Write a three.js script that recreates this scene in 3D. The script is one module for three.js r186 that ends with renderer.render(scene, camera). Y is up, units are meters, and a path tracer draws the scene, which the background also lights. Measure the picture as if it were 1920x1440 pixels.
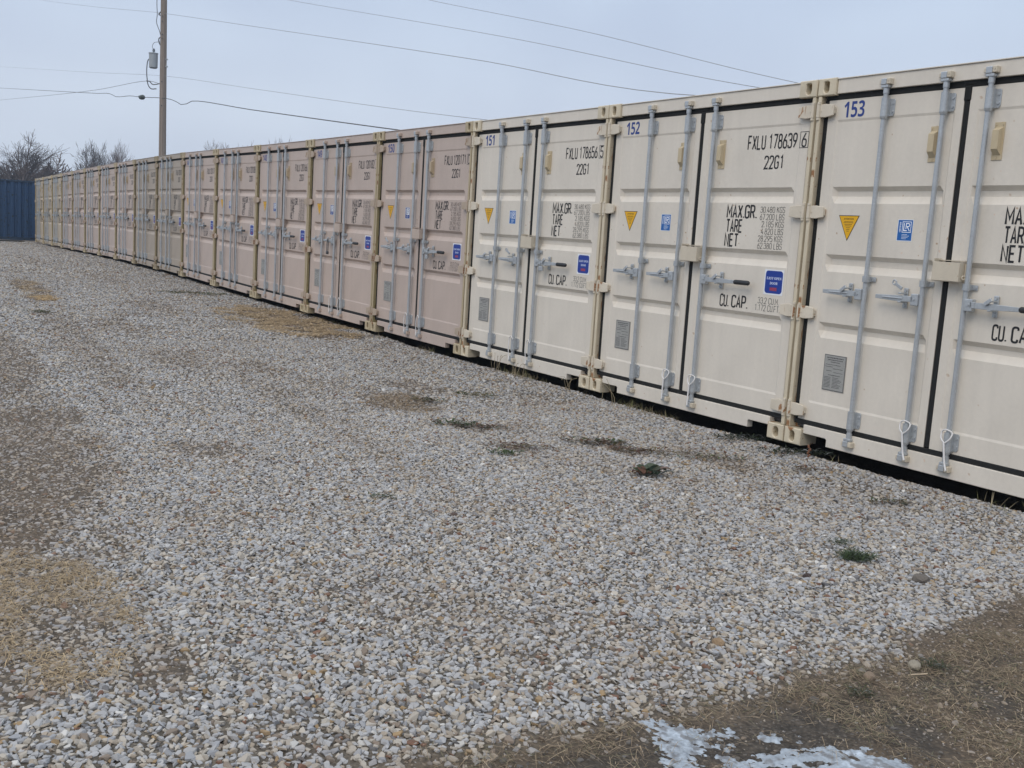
import * as THREE from 'three';
import { RoundedBoxGeometry } from 'three/addons/geometries/RoundedBoxGeometry.js';
import { ConvexGeometry } from 'three/addons/geometries/ConvexGeometry.js';
import { mergeGeometries, toCreasedNormals } from 'three/addons/utils/BufferGeometryUtils.js';
import { FontLoader } from 'three/addons/loaders/FontLoader.js';
import { ImprovedNoise } from 'three/addons/math/ImprovedNoise.js';

// ------------------------------------------------------------------ camera, sky, sun, exposure
const scene = new THREE.Scene();
const camera = new THREE.PerspectiveCamera(40.69, 4 / 3, 0.1, 3000);
camera.position.set(5.3281, 1.32526, 5.58811);
{
  const f = new THREE.Vector3(-0.84303, -0.13337, -0.52107), u = new THREE.Vector3(-0.14269, 0.98951, -0.02242);
  camera.up.copy(u);
  camera.lookAt(camera.position.clone().add(f));
}
const renderer = new THREE.WebGLRenderer({ antialias: true });
renderer.setSize(1024, 768);
renderer.toneMapping = THREE.LinearToneMapping;
renderer.toneMappingExposure = 1.09;
renderer.shadowMap.enabled = true;

const noise = new ImprovedNoise();
const fbm = (x, y, z = 0.5, o = 4) => { let s = 0, a = 0.5; for (let i = 0; i < o; i++) { s += a * noise.noise(x, y, z + i * 7.3); x *= 2.03; y *= 2.03; a *= 0.5; } return s; };
const clamp = (v, a = 0, b = 1) => Math.min(b, Math.max(a, v));
const smooth = (a, b, v) => { const t = clamp((v - a) / (b - a)); return t * t * (3 - 2 * t); };
const lerp = (a, b, t) => a + (b - a) * t;
function rng(seed) { let s = seed >>> 0; return () => { s = (s + 0x6d2b79f5) | 0; let t = Math.imul(s ^ (s >>> 15), 1 | s); t = (t + Math.imul(t ^ (t >>> 7), 61 | t)) ^ t; return ((t ^ (t >>> 14)) >>> 0) / 4294967296; }; }

{ // overcast winter sky: pale blue grey, brighter and whiter towards the zenith, faint uneven cloud
  const W = 512, H = 256, d = new Float32Array(W * H * 4);
  for (let j = 0; j < H; j++) {
    const el = ((j + 0.5) / H - 0.5) * Math.PI, e = Math.max(0, Math.sin(el));
    for (let i = 0; i < W; i++) {
      const az = (i / W) * Math.PI * 2, ce = Math.cos(el);
      const n = fbm(Math.cos(az) * ce * 2.2, Math.sin(az) * ce * 2.2, e * 6) + 0.8 * fbm(Math.cos(az) * 5, Math.sin(az) * 5, e * 20);
      const t = smooth(0.0, 0.30, e), z = smooth(0.25, 1.0, e);
      const k = (1 + 0.17 * n) * (1 + 0.55 * z);
      let r = lerp(0.625, 0.515, t), g = lerp(0.685, 0.615, t), b = lerp(0.785, 0.775, t);
      r = lerp(r, 0.69, z); g = lerp(g, 0.74, z); b = lerp(b, 0.81, z);
      const o = (j * W + i) * 4;
      d[o] = r * k; d[o + 1] = g * k; d[o + 2] = b * (k * 0.75 + 0.25 * (1 + 0.55 * z)); d[o + 3] = 1;
    }
  }
  const t = new THREE.DataTexture(d, W, H, THREE.RGBAFormat, THREE.FloatType);
  t.mapping = THREE.EquirectangularReflectionMapping; t.magFilter = THREE.LinearFilter; t.minFilter = THREE.LinearFilter; t.needsUpdate = true;
  scene.background = t; scene.environment = t;
}
const sun = new THREE.DirectionalLight(0xffefdc, 1.1);
sun.position.set(10, 34, 30); sun.target.position.set(-4, 0, 0);
sun.castShadow = true; sun.shadow.radius = 60; sun.shadow.mapSize.set(2048, 2048);
Object.assign(sun.shadow.camera, { left: -60, right: 30, top: 40, bottom: -40, near: 1, far: 160 });
scene.add(sun, sun.target);

// ------------------------------------------------------------------ helpers
const taken = {};
function numbered(n) { const k = taken[n] = (taken[n] ?? -1) + 1; return k ? `${n}_${String(k).padStart(3, '0')}` : n; }
function tag(o, label, category, group) { o.userData.label = label; if (category) o.userData.category = category; if (group) o.userData.group = group; return o; }
function thing(name, label, category, group) { const o = new THREE.Group(); o.name = numbered(name); scene.add(o); return tag(o, label, category, group); }
function part(name, geo, mat, parent) { const m = new THREE.Mesh(geo, mat); m.name = name; m.castShadow = m.receiveShadow = true; parent.add(m); return m; }
function top(name, geo, mat, label, category, group) { const m = part(numbered(name), geo, mat, scene); return tag(m, label, category, group); }

// uv in metres by the dominant direction of each face
function metreUV(g) {
  g = g.index ? g.toNonIndexed() : g;
  const p = g.attributes.position, n = p.count, uv = new Float32Array(n * 2), a = new THREE.Vector3(), b = new THREE.Vector3(), c = new THREE.Vector3();
  for (let i = 0; i < n; i += 3) {
    a.fromBufferAttribute(p, i); b.fromBufferAttribute(p, i + 1); c.fromBufferAttribute(p, i + 2);
    const nx = b.clone().sub(a).cross(c.clone().sub(a)), X = Math.abs(nx.x), Y = Math.abs(nx.y), Z = Math.abs(nx.z);
    [a, b, c].forEach((v, k) => { uv[(i + k) * 2] = X > Y && X > Z ? v.z : v.x; uv[(i + k) * 2 + 1] = Y > X && Y > Z ? v.z : v.y; });
  }
  g.setAttribute('uv', new THREE.BufferAttribute(uv, 2));
  return g;
}
const merge = (list) => {
  list = list.map((g) => { g = g.index ? g.toNonIndexed() : g; for (const k of Object.keys(g.attributes)) if (!['position', 'normal'].includes(k)) g.deleteAttribute(k); if (!g.attributes.normal) g.computeVertexNormals(); return g; });
  return metreUV(mergeGeometries(list));
};
// box between two corners, edges rounded by r
function bx(x0, x1, y0, y1, z0, z1, r = 0.003) {
  const w = x1 - x0, h = y1 - y0, d = z1 - z0;
  r = Math.min(r, w * 0.45, h * 0.45, d * 0.45);
  const g = r > 0 ? new RoundedBoxGeometry(w, h, d, 1, r) : new THREE.BoxGeometry(w, h, d);
  return g.translate((x0 + x1) / 2, (y0 + y1) / 2, (z0 + z1) / 2);
}
function cyl(x, y0, y1, z, r0, r1 = r0, seg = 12) { return new THREE.CylinderGeometry(r1, r0, y1 - y0, seg).translate(x, (y0 + y1) / 2, z); }
function tube(pts, r, seg = 0, rad = 6) { return new THREE.TubeGeometry(new THREE.CatmullRomCurve3(pts.map((p) => new THREE.Vector3(...p))), seg || pts.length * 6, r, rad); }
function bolt(x, y, z, r = 0.008, h = 0.006) { return new THREE.CylinderGeometry(r, r, h, 6).rotateX(Math.PI / 2).translate(x, y, z + h / 2); }
function poly(pts, depth, bevel = 0.002, holes = []) {
  const s = new THREE.Shape(pts.map((p) => new THREE.Vector2(...p))); s.holes.push(...holes);
  return new THREE.ExtrudeGeometry(s, { depth: depth - 2 * bevel, bevelEnabled: bevel > 0, bevelThickness: bevel, bevelSize: bevel, bevelOffset: -bevel, bevelSegments: 1, curveSegments: 8 }).translate(0, 0, bevel);
}
function slot(cx, cy, w, h, pointed) {
  const p = new THREE.Path(), r = w / 2, hh = h / 2;
  if (pointed) { p.moveTo(cx - r, cy + hh * 0.6); p.quadraticCurveTo(cx - r, cy + hh, cx - r * 0.3, cy + hh); p.lineTo(cx + r * 0.3, cy + hh); p.quadraticCurveTo(cx + r, cy + hh, cx + r, cy + hh * 0.6); p.lineTo(cx + r, cy - hh * 0.35); p.quadraticCurveTo(cx + r * 0.7, cy - hh, cx, cy - hh); p.quadraticCurveTo(cx - r * 0.7, cy - hh, cx - r, cy - hh * 0.35); }
  else { p.absarc(cx, cy + hh - r, r, 0, Math.PI, false); p.absarc(cx, cy - hh + r, r, Math.PI, Math.PI * 2, false); }
  p.closePath(); return p;
}

// ------------------------------------------------------------------ textures
function dataTex(n, f, srgb) {
  const d = new Uint8Array(n * n * 4);
  for (let j = 0; j < n; j++) for (let i = 0; i < n; i++) { const v = f(i / n, j / n), o = (j * n + i) * 4; for (let c = 0; c < 3; c++) d[o + c] = clamp(Array.isArray(v) ? v[c] : v) * 255; d[o + 3] = 255; }
  const t = new THREE.DataTexture(d, n, n); t.wrapS = t.wrapT = THREE.RepeatWrapping; t.magFilter = THREE.LinearFilter; t.minFilter = THREE.LinearMipmapLinearFilter; t.generateMipmaps = true;
  if (srgb) t.colorSpace = THREE.SRGBColorSpace; t.needsUpdate = true; return t;
}
// tileable noise: torus-blended fbm
function tnoise(u, v, f, z, o = 4) {
  const bl = (x) => smooth(0, 1, x), a = fbm(u * f, v * f, z, o), b = fbm((u - 1) * f, v * f, z, o), c = fbm(u * f, (v - 1) * f, z, o), d = fbm((u - 1) * f, (v - 1) * f, z, o);
  return lerp(lerp(a, b, bl(u)), lerp(c, d, bl(u)), bl(v));
}
const per = (t, x, y) => { const c = t.clone(); c.repeat.set(1 / x, 1 / y); c.needsUpdate = true; return c; };
const R0 = rng(5);
const paintTex = dataTex(512, (u, v) => { // grain, chalky patches and faint run marks of old paint
  const m = tnoise(u, v, 5, 1), f = tnoise(u, v, 60, 3, 2), s = tnoise(u, v * 0.08 % 1, 26, 9, 3), sp = tnoise(u, v, 34, 14, 3);
  const k = 0.955 + 0.06 * m + 0.03 * f + 0.035 * s, st = smooth(0.34, 0.40, sp) * 0.10, chip = smooth(0.30, 0.335, tnoise(u, v, 44, 77, 2)) * smooth(-0.05, 0.15, m);
  return [lerp(k, 0.70, chip * 0.6), lerp(k - st * 0.6, 0.56, chip * 0.6), lerp(k - st, 0.44, chip * 0.6)];
}, true);
const dentTex = dataTex(512, (u, v) => 0.5 + 0.5 * tnoise(u, v, 4, 21, 2) + 0.04 * tnoise(u, v, 70, 4, 2));
const rustTex = dataTex(512, (u, v) => { // castings and posts: paint with rust spots, scuffs and thin streaks
  const m = tnoise(u, v, 6, 31), f = tnoise(u, v, 60, 33, 2), r = tnoise(u, v, 9, 37, 5), s = tnoise(u, v * 0.12 % 1, 30, 41, 3);
  const k = 0.94 + 0.09 * m + 0.04 * f, a = clamp(smooth(0.17, 0.24, r) + 0.7 * smooth(0.22, 0.31, s));
  return [lerp(k, 0.62, a * 0.8), lerp(k * 0.985, 0.42, a * 0.8), lerp(k * 0.95, 0.26, a * 0.8)];
}, true);
const galvTex = dataTex(256, (u, v) => { const s = tnoise(u, v, 24, 51, 3), m = tnoise(u, v, 5, 53, 3); return 0.9 + 0.10 * s + 0.09 * m; }, true);
const gritTex = dataTex(1024, (u, v) => { // fines and soil between the stones
  const f = tnoise(u, v, 120, 61, 2), m = tnoise(u, v, 30, 63, 3), c = tnoise(u, v, 7, 65), w = tnoise(u, v, 90, 67, 2);
  const k = 0.72 + 0.45 * f + 0.3 * m + 0.2 * c, l = smooth(0.16, 0.24, w) * 0.3;
  return [k + l, k * 0.985 + l, k * 0.95 + l];
}, true);
const gritBump = dataTex(1024, (u, v) => 0.5 + 0.6 * tnoise(u, v, 110, 61, 3) + 0.4 * tnoise(u, v, 30, 63, 3));

const col = (r, g, b) => new THREE.Color().setRGB(r, g, b);
const std = (o) => new THREE.MeshStandardMaterial(o);
const pT = per(paintTex, 1.7, 1.7), dT = per(dentTex, 1.1, 1.1), rT = per(rustTex, 0.9, 0.9), gT = per(galvTex, 0.3, 0.3);
const paint = (c, rough = 0.5) => std({ color: c, map: pT, bumpMap: dT, bumpScale: 0.0022, roughness: rough });
const worn = (c) => std({ color: c, map: rT, roughness: 0.55 });
const M = {
  paint: paint(col(0.775, 0.72, 0.63)), frame: worn(col(0.71, 0.65, 0.53)), hinge: worn(col(0.74, 0.69, 0.61)), innerShade: worn(col(0.60, 0.53, 0.42)), vent: paint(col(0.60, 0.50, 0.33)), box: paint(col(0.66, 0.59, 0.47)),
  galv: std({ color: col(0.60, 0.635, 0.66), map: gT, roughness: 0.4, metalness: 0.45 }),
  rubber: std({ color: col(0.008, 0.009, 0.009), roughness: 0.85 }), grip: std({ color: col(0.02, 0.021, 0.023), roughness: 0.5 }),
  ink: std({ color: col(0.016, 0.016, 0.018), roughness: 0.55 }), blueInk: std({ color: col(0.022, 0.052, 0.24), roughness: 0.5 }),
  steel: std({ color: col(0.09, 0.09, 0.095), roughness: 0.45, metalness: 0.6 }), hole: std({ color: col(0.02, 0.02, 0.02), roughness: 0.9 }),
  wire: std({ color: col(0.72, 0.71, 0.70), roughness: 0.5 }),
};
const styles = {
  cream: {},
  pink: { innerShade: worn(col(0.36, 0.31, 0.175)), paint: paint(col(0.565, 0.465, 0.405)), frame: worn(col(0.52, 0.45, 0.32)), hinge: worn(col(0.50, 0.42, 0.35)), box: paint(col(0.54, 0.44, 0.37)), vent: paint(col(0.50, 0.40, 0.27)) },
  tan: { innerShade: worn(col(0.31, 0.265, 0.165)), paint: paint(col(0.44, 0.375, 0.305)), frame: worn(col(0.38, 0.32, 0.22)), hinge: worn(col(0.42, 0.36, 0.29)), box: paint(col(0.44, 0.37, 0.30)), vent: paint(col(0.42, 0.35, 0.25)) },
  sand: { innerShade: worn(col(0.44, 0.37, 0.22)), paint: paint(col(0.56, 0.48, 0.37)), frame: worn(col(0.55, 0.46, 0.30)), hinge: worn(col(0.56, 0.48, 0.37)), box: paint(col(0.56, 0.48, 0.37)), vent: paint(col(0.52, 0.43, 0.29)) },
};

// ------------------------------------------------------------------ the row: where each seam between containers stands [x, y of casting bottom, z]
const seams = [[2.33, -0.022, -0.105], [0, 0, -0.081], [-2.429, 0.023, -0.057], [-4.895, 0.051, -0.027], [-7.376, 0.085, -0.002], [-9.856, 0.121, 0.014], [-12.34, 0.164, 0.036], [-14.822, 0.214, 0.054], [-17.303, 0.263, 0.062], [-19.78, 0.291, 0.047], [-22.256, 0.312, 0.032], [-24.73, 0.326, 0.019], [-27.203, 0.333, 0.016], [-29.677, 0.333, 0.017], [-32.148, 0.332, 0.009], [-34.618, 0.33, -0.01], [-37.088, 0.327, -0.028], [-39.558, 0.325, -0.042], [-42.027, 0.33, -0.059]];
function rowY(x) {
  if (x >= seams[0][0]) return seams[0][1]; const L = seams.length;
  for (let i = 0; i < L - 1; i++) if (x >= seams[i + 1][0]) return lerp(seams[i + 1][1], seams[i][1], (x - seams[i + 1][0]) / (seams[i][0] - seams[i + 1][0]));
  return seams[L - 1][1];
}

// ------------------------------------------------------------------ ground
// bare soil, dry grass and weeds lie in these spots (x, z, radius x, radius z, turn)
const soilSpots = [[-1.3, 4.78, 2.4, 0.44, 0.09, 0.78], [0.1, 5.05, 0.8, 0.30, 0.1, 0.86], [-5.5, 4.6, 3.0, 0.38, 0.05, 0.62], [-3.2, 2.7, 3.6, 0.22, 0.05, 0.42], [-7, 3.7, 4.5, 0.32, 0.03, 0.46], [2.02, 4.82, 0.24, 0.15, 0.3, 0.6], [-1.2, 3.85, 0.34, 0.30, 0, 0.55], [-2.6, 1.8, 0.6, 0.4, 0.2, 0.72], [-3.4, 1.3, 0.6, 0.3, 0, 0.6], [-9.3, 0.5, 2.4, 0.7, 0, 0.8], [-14.5, 3.3, 2.3, 0.32, 0, 0.8], [-12.4, 3.4, 0.7, 0.3, 0, 0.8], [-24, 2.2, 5, 0.5, 0, 0.5], [-8.5, 3.0, 1.4, 0.4, 0, 0.45], [1.5, 5.15, 0.8, 0.3, 0.1, 0.55], [-0.45, 1.1, 0.35, 0.14, 0, 0.7], [-0.65, 1.8, 0.3, 0.1, 0, 0.6], [-1.45, 1.75, 0.4, 0.14, 0, 0.6], [0.0, 0.62, 0.6, 0.2, 0, 0.6], [-5.6, 3.0, 1.2, 0.4, 0, 0.5], [-11.3, 1.9, 1.8, 0.4, 0, 0.5], [-4.6, 2.3, 0.9, 0.22, 0, 0.5], [-18, 1.6, 2.5, 0.4, 0, 0.5]];
function soilAt(x, z) {
  let s = 0; const n = fbm(x * 2.1, z * 2.1, 3.3) * 1.1, n2 = fbm(x * 6.5, z * 6.5, 8.1);
  for (const [cx, cz, rx, rz, a, k] of soilSpots) {
    const c = Math.cos(a), q = Math.sin(a), dx = x - cx, dz = z - cz, u = (dx * c + dz * q) / rx, v = (-dx * q + dz * c) / rz, d = Math.sqrt(u * u + v * v);
    if (d < 2) s = Math.max(s, k * smooth(1.25, 0.45, d + n * 0.6 + n2 * 0.4));
  }
  const edge = lerp(lerp(2.66, 2.96, smooth(1.0, 2.6, z)), 2.92, smooth(3.6, 4.2, z)) + n * 0.16 + n2 * 0.08;   // the gravel ends here
  s = Math.max(s, smooth(edge - 0.15, edge + 0.09, x));
  s = Math.max(s, 0.75 * smooth(0.0, -0.22, z + n * 0.08));                                             // bare earth under the row
  s = Math.max(s, 0.34 * smooth(0.02, 0.32, fbm(x * 0.8 + 5, z * 1.1, 23.7) + 0.3 * n2));                   // thin dusty places
  s = Math.max(s, 0.26 * smooth(-9, -20, x));
  return clamp(s);
}
function groundY(x, z) {
  let y = rowY(x) - lerp(lerp(0.062, 0.036, smooth(-1.5, 0.8, x)), 0.088, smooth(0.0, 0.55, z));
  y -= 0.15 * smooth(-0.03, -0.45, z) * (z > -7 ? 1 : smooth(-9, -7, z));
  const near = x > -60 && x < 20 && Math.abs(z) < 15 ? 1 : 0.4;
  y += near * (0.03 * fbm(x * 0.45, z * 0.45, 1.7, 3) + 0.012 * fbm(x * 2.3, z * 2.3, 4.1, 3));
  y -= 0.018 * smooth(2.85, 3.15, x) * smooth(20, 8, Math.abs(x));
  return y;
}
{
  const axis = (far0, near, far1) => { const a = []; for (const v of far0) a.push(v); for (const [s, e, d] of near) for (let v = s; v < e - 1e-6; v += d) a.push(v); for (const v of far1) a.push(v); return a; };
  const xs = axis([-1500, -600, -300, -180, -120, -90, -70], [[-60, -20, 0.5], [-20, -6, 0.16], [-6, 8, 0.06]], [8, 9, 10, 12, 16, 25, 50, 120, 400, 1500]);
  const zs = axis([-1500, -600, -250, -120, -60, -30, -18, -12, -9], [[-8, -1, 0.5], [-1, 7.5, 0.07]], [7.5, 8, 9, 11, 14, 20, 40, 100, 300, 1500]);
  const P = [], C = [], U = [], I = [];
  for (const z of zs) for (const x of xs) {
    P.push(x, groundY(x, z), z); U.push(x / 1.6, z / 1.6);
    const s = soilAt(x, z), t = 0.5 + fbm(x * 0.9, z * 0.9, 12) * 0.8, wet = smooth(3.0, 3.15, x) * smooth(0.12, -0.06, fbm(x * 2.4 + 3, z * 2.4, 19) + (z - 2.9) * -0.22);
    let g = [0.20, 0.178, 0.152], d = [lerp(0.150, 0.205, t), lerp(0.112, 0.155, t), lerp(0.080, 0.110, t)];
    d = d.map((v, i) => lerp(v, [0.085, 0.075, 0.066][i], wet * 0.8));
    C.push(...g.map((v, i) => lerp(v, d[i], s)));
  }
  const nx = xs.length;
  for (let j = 0; j < zs.length - 1; j++) for (let i = 0; i < nx - 1; i++) { const a = j * nx + i; I.push(a, a + nx, a + 1, a + 1, a + nx, a + nx + 1); }
  const g = new THREE.BufferGeometry();
  g.setAttribute('position', new THREE.Float32BufferAttribute(P, 3)); g.setAttribute('color', new THREE.Float32BufferAttribute(C, 3)); g.setAttribute('uv', new THREE.Float32BufferAttribute(U, 2));
  g.setIndex(I); g.computeVertexNormals();
  const m = part('ground', g, std({ map: gritTex, bumpMap: gritBump, bumpScale: 0.012, vertexColors: true, roughness: 0.95 }), scene);
  m.userData.kind = 'structure'; m.userData.label = 'gravel and bare soil yard sloping gently up along the row of containers';
}

// ------------------------------------------------------------------ one container: origin under the middle of its door end, x across, z towards the viewer
const HW = 1.213, H = 2.591, DZ = -0.045;               // half width, height, plane of the door frames
const grooves = [[1.735, 1.85], [1.262, 1.383], [0.793, 0.905]];
const DOOR_Y0 = 0.19, DOOR_Y1 = 2.442;
function doorSheet(x0, x1, sx0, sx1) {                   // pressed door skin: shallow panel with three deep grooves across it
  const ys = [DOOR_Y0, 0.318, 0.334, 2.292, 2.308, DOOR_Y1], xs = [x0, sx0 - 0.008, sx0 + 0.004, sx0 + 0.012, sx0 + 0.04, sx1 - 0.04, sx1 - 0.012, sx1 - 0.004, sx1 + 0.008, x1];
  for (const [a, b] of grooves) ys.push(a, a + 0.050, b - 0.030, b);
  ys.sort((a, b) => a - b);
  const ramp = (v, a, b) => clamp((v - a) / (b - a));
  const depth = (x, y) => {
    let d = 0.005 * Math.min(ramp(y, 0.318, 0.334), ramp(y, 2.308, 2.292), ramp(x, sx0 - 0.008, sx0 + 0.004), ramp(x, sx1 + 0.008, sx1 - 0.004));
    for (const [a, b] of grooves) d += 0.031 * Math.min(ramp(y, a, a + 0.050), ramp(y, b, b - 0.030), ramp(x, sx0 + 0.012, sx0 + 0.04), ramp(x, sx1 - 0.012, sx1 - 0.04));
    return d;
  };
  const P = [], I = [];
  for (const y of ys) for (const x of xs) P.push(x, y, DZ - depth(x, y));
  const n = xs.length;
  for (let j = 0; j < ys.length - 1; j++) for (let i = 0; i < n - 1; i++) { const a = j * n + i; I.push(a, a + 1, a + n, a + 1, a + n + 1, a + n); }
  let g = new THREE.BufferGeometry(); g.setAttribute('position', new THREE.Float32BufferAttribute(P, 3)); g.setIndex(I);
  g = toCreasedNormals(g.toNonIndexed(), 0.12);
  const e = 0.05, rim = [bx(x0, x0 + 0.004, DOOR_Y0, DOOR_Y1, DZ - e, DZ - 0.0015, 0), bx(x1 - 0.004, x1, DOOR_Y0, DOOR_Y1, DZ - e, DZ - 0.0015, 0), bx(x0 + 0.004, x1 - 0.004, DOOR_Y0, DOOR_Y0 + 0.004, DZ - e, DZ - 0.0015, 0), bx(x0 + 0.004, x1 - 0.004, DOOR_Y1 - 0.004, DOOR_Y1, DZ - e, DZ - 0.0015, 0), bx(x0 + 0.004, x1 - 0.004, DOOR_Y0 + 0.004, DOOR_Y1 - 0.004, DZ - e - 0.004, DZ - e, 0)];
  return merge([g, ...rim]);
}
function corrugated(len, y0, y1, pitch = 0.278, deep = 0.036) { // along z from 0 to -len, facing +x
  const P = [], I = []; let z = 0; const prof = [];
  while (z < len) { for (const [dz, d] of [[0, 0], [0.36, 0], [0.5, -deep], [0.86, -deep]]) if (z + dz * pitch < len) prof.push([z + dz * pitch, d]); z += pitch; }
  prof.push([len, 0]);
  for (const [a, d] of prof) P.push(d, y0, -a, d, y1, -a);
  for (let i = 0; i < prof.length - 1; i++) { const a = i * 2; I.push(a, a + 2, a + 1, a + 1, a + 2, a + 3); }
  const g = new THREE.BufferGeometry(); g.setAttribute('position', new THREE.Float32BufferAttribute(P, 3)); g.setIndex(I);
  const h = g.toNonIndexed(); h.computeVertexNormals(); return metreUV(h);
}
function casting(side, atTop) {                          // corner casting: 178 deep, 162 wide, 118 high, its front pierced
  const y0 = atTop ? H - 0.118 : 0, y1 = y0 + 0.118, w = 0.162, cx = side * (HW - 0.076);
  const s = [[-w / 2, y0], [w / 2, y0], [w / 2, y1], [-w / 2, y1]].map(([x, y]) => [x + side * (HW - w / 2), y]);
  const f = poly(s, 0.13, 0.006, [slot(cx, (y0 + y1) / 2 - 0.002, 0.05, 0.078, atTop)]).translate(0, 0, -0.13);
  const b = bx(side * HW - (side > 0 ? w - 0.004 : -0.004), side * HW + (side > 0 ? -0.004 : w - 0.004), y0 + 0.004, y1 - 0.004, -0.178, -0.1305, 0.002);
  return merge([f, b]);
}
function post(side) {                                    // J shaped corner post: outer flange, return towards the door
  const X = (a, b, y0, y1, z0, z1, r) => side > 0 ? bx(HW - b, HW - a, y0, y1, z0, z1, r) : bx(-HW + a, -HW + b, y0, y1, z0, z1, r);
  return merge([X(0.004, 0.037, 0.119, H - 0.119, -0.16, -0.006, 0.007), X(0.006, 0.07, 0.119, H - 0.119, -0.16, -0.075, 0.004)]);
}
function postShadeLiner(side) { const a = HW - 0.0385, b = HW - 0.036; return merge([bx(side > 0 ? a : -b, side > 0 ? b : -a, 0.125, H - 0.125, -0.074, -0.014, 0)]); }   // inner liner added on the post, olive paint with recess shade in its colour
function hinge(side, y) {                                // tapered blade from the pin on the post to the door
  const blade = poly([[0, -0.042], [0.07, -0.046], [0.138, -0.037], [0.145, -0.033], [0.145, 0.033], [0.138, 0.037], [0.07, 0.046], [0, 0.042]].map(([x, v]) => [side * (-HW + 0.012 + x), y + v]).sort(() => 0), 0.014, 0.003).translate(0, 0, -0.020);
  const barrel = cyl(-side * (HW - 0.020), y - 0.044, y + 0.044, -0.004, 0.0145, 0.0145, 12), l1 = cyl(-side * (HW - 0.020), y - 0.062, y - 0.046, -0.006, 0.014), l2 = cyl(-side * (HW - 0.020), y + 0.046, y + 0.062, -0.006, 0.014);
  const pads = bx(Math.min(-side * (HW - 0.088), -side * (HW - 0.152)), Math.max(-side * (HW - 0.088), -side * (HW - 0.152)), y - 0.022, y + 0.022, DZ + 0.002, -0.018, 0.002);
  return merge([blade, barrel, l1, l2, pads, bolt(-side * (HW - 0.045), y, -0.0065, 0.006, 0.004)]);
}
function vent() {
  const p = []; for (const s of [-1, 1]) for (const [y, z] of [[0.078, 0.004], [0.058, 0.04], [-0.052, 0.04], [-0.088, 0.004]]) p.push(new THREE.Vector3(s * (z > 0.02 ? 0.035 : 0.04), y, z));
  const hood = toCreasedNormals(new ConvexGeometry(p), 0.3);
  return merge([bx(-0.055, 0.055, -0.115, 0.108, 0, 0.005, 0.002), hood, bolt(-0.036, 0.093, 0.005, 0.006, 0.004), bolt(0.036, 0.093, 0.005, 0.006, 0.004), bolt(0, -0.102, 0.005, 0.006, 0.004)]);
}
const RODZ = -0.008, RR = 0.0163;
function guide(x, y0, y1, round) {                       // sleeve round the rod with a bolted flange on its right
  const h = y1 - y0, fl = poly([[0.012, y0 + 0.004], [0.048, y0 + 0.004], [0.058, y0 + h * 0.16], [0.058, y1 - h * 0.12], [0.052, y1 - 0.004], [0.012, y1 - 0.004]].map(([a, b]) => [x + a, b]), 0.006, 0.0015).translate(0, 0, DZ + 0.001);
  const list = [fl, cyl(x, y0, y1, RODZ, 0.0255, 0.0255, 14), bx(x - 0.024, x - 0.008, y0 + 0.003, y1 - 0.003, DZ + 0.001, RODZ + 0.004, 0.002), bx(x + 0.008, x + 0.024, y0 + 0.003, y1 - 0.003, DZ + 0.001, RODZ + 0.004, 0.002)];
  if (round) list.push(cyl(x, y0 - 0.016, y0, RODZ, 0.022, 0.0265), bolt(x + 0.042, y0 + h * 0.28, DZ + 0.007, 0.01, 0.006), bolt(x + 0.042, y0 + h * 0.72, DZ + 0.007, 0.01, 0.006));
  else list.push(bolt(x + 0.042, (y0 + y1) / 2, DZ + 0.007, 0.01, 0.006));
  return merge(list);
}
function cam(x, y, up, wide) {                           // forged cam at the rod's end
  const s = up ? 1 : -1;
  const list = [cyl(x, Math.min(y - s * 0.075, y), Math.max(y - s * 0.075, y), RODZ, 0.0205), bx(x - 0.034, x + 0.012, y - 0.021, y + 0.021, RODZ - 0.012, RODZ + 0.026, 0.006), bx(x - 0.03, x + 0.028, y - s * 0.03 - 0.009, y - s * 0.03 + 0.009, RODZ - 0.01, RODZ + 0.024, 0.004)];
  if (wide) list.push(bx(x + 0.008, x + 0.04, y - 0.008, y + 0.010, RODZ - 0.01, RODZ + 0.02, 0.004));
  return merge(list);
}
function keepers(x, y, up) {                             // painted keeper lugs welded to the header or sill, either side of the cam
  const s = up ? 1 : -1;
  return [merge([bx(x + 0.014, x + 0.044, y - 0.02, y + 0.02, -0.021, 0.02, 0.006), bolt(x + 0.03, y + s * 0.005, 0.0195, 0.008, 0.003)]), merge([bx(x - 0.058, x - 0.036, y - 0.014, y + 0.015, -0.021, 0.002, 0.005)])];
}
function lever(x, y, dir, len, swung) {                  // hub on the rod and the flat bar of the lock handle
  const z = 0.006, A = (a, b, y0, y1, z0, z1, r) => bx(Math.min(x + dir * a, x + dir * b), Math.max(x + dir * a, x + dir * b), y0, y1, z0, z1, r);
  const hub = A(0.012, 0.07, y - 0.04, y + 0.036, -0.026, 0.018, 0.006);
  const bar = poly([[0.055, -0.018], [0.2, -0.02], [len, -0.013], [len, 0.013], [0.2, 0.018], [0.055, 0.018]].map(([a, b]) => [x + dir * a, y + b]), 0.012, 0.002).translate(0, 0, z);
  const dish = A(0.13, len - 0.06, y - 0.005, y + 0.005, z + 0.0105, z + 0.02, 0.004);
  return merge([hub, bar, dir < 0 ? dish : A(0.075, 0.09, y - 0.02, y + 0.02, z, z + 0.016, 0.003), bolt(x + dir * 0.042, y, 0.0185, 0.008, 0.005)]);
}
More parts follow.
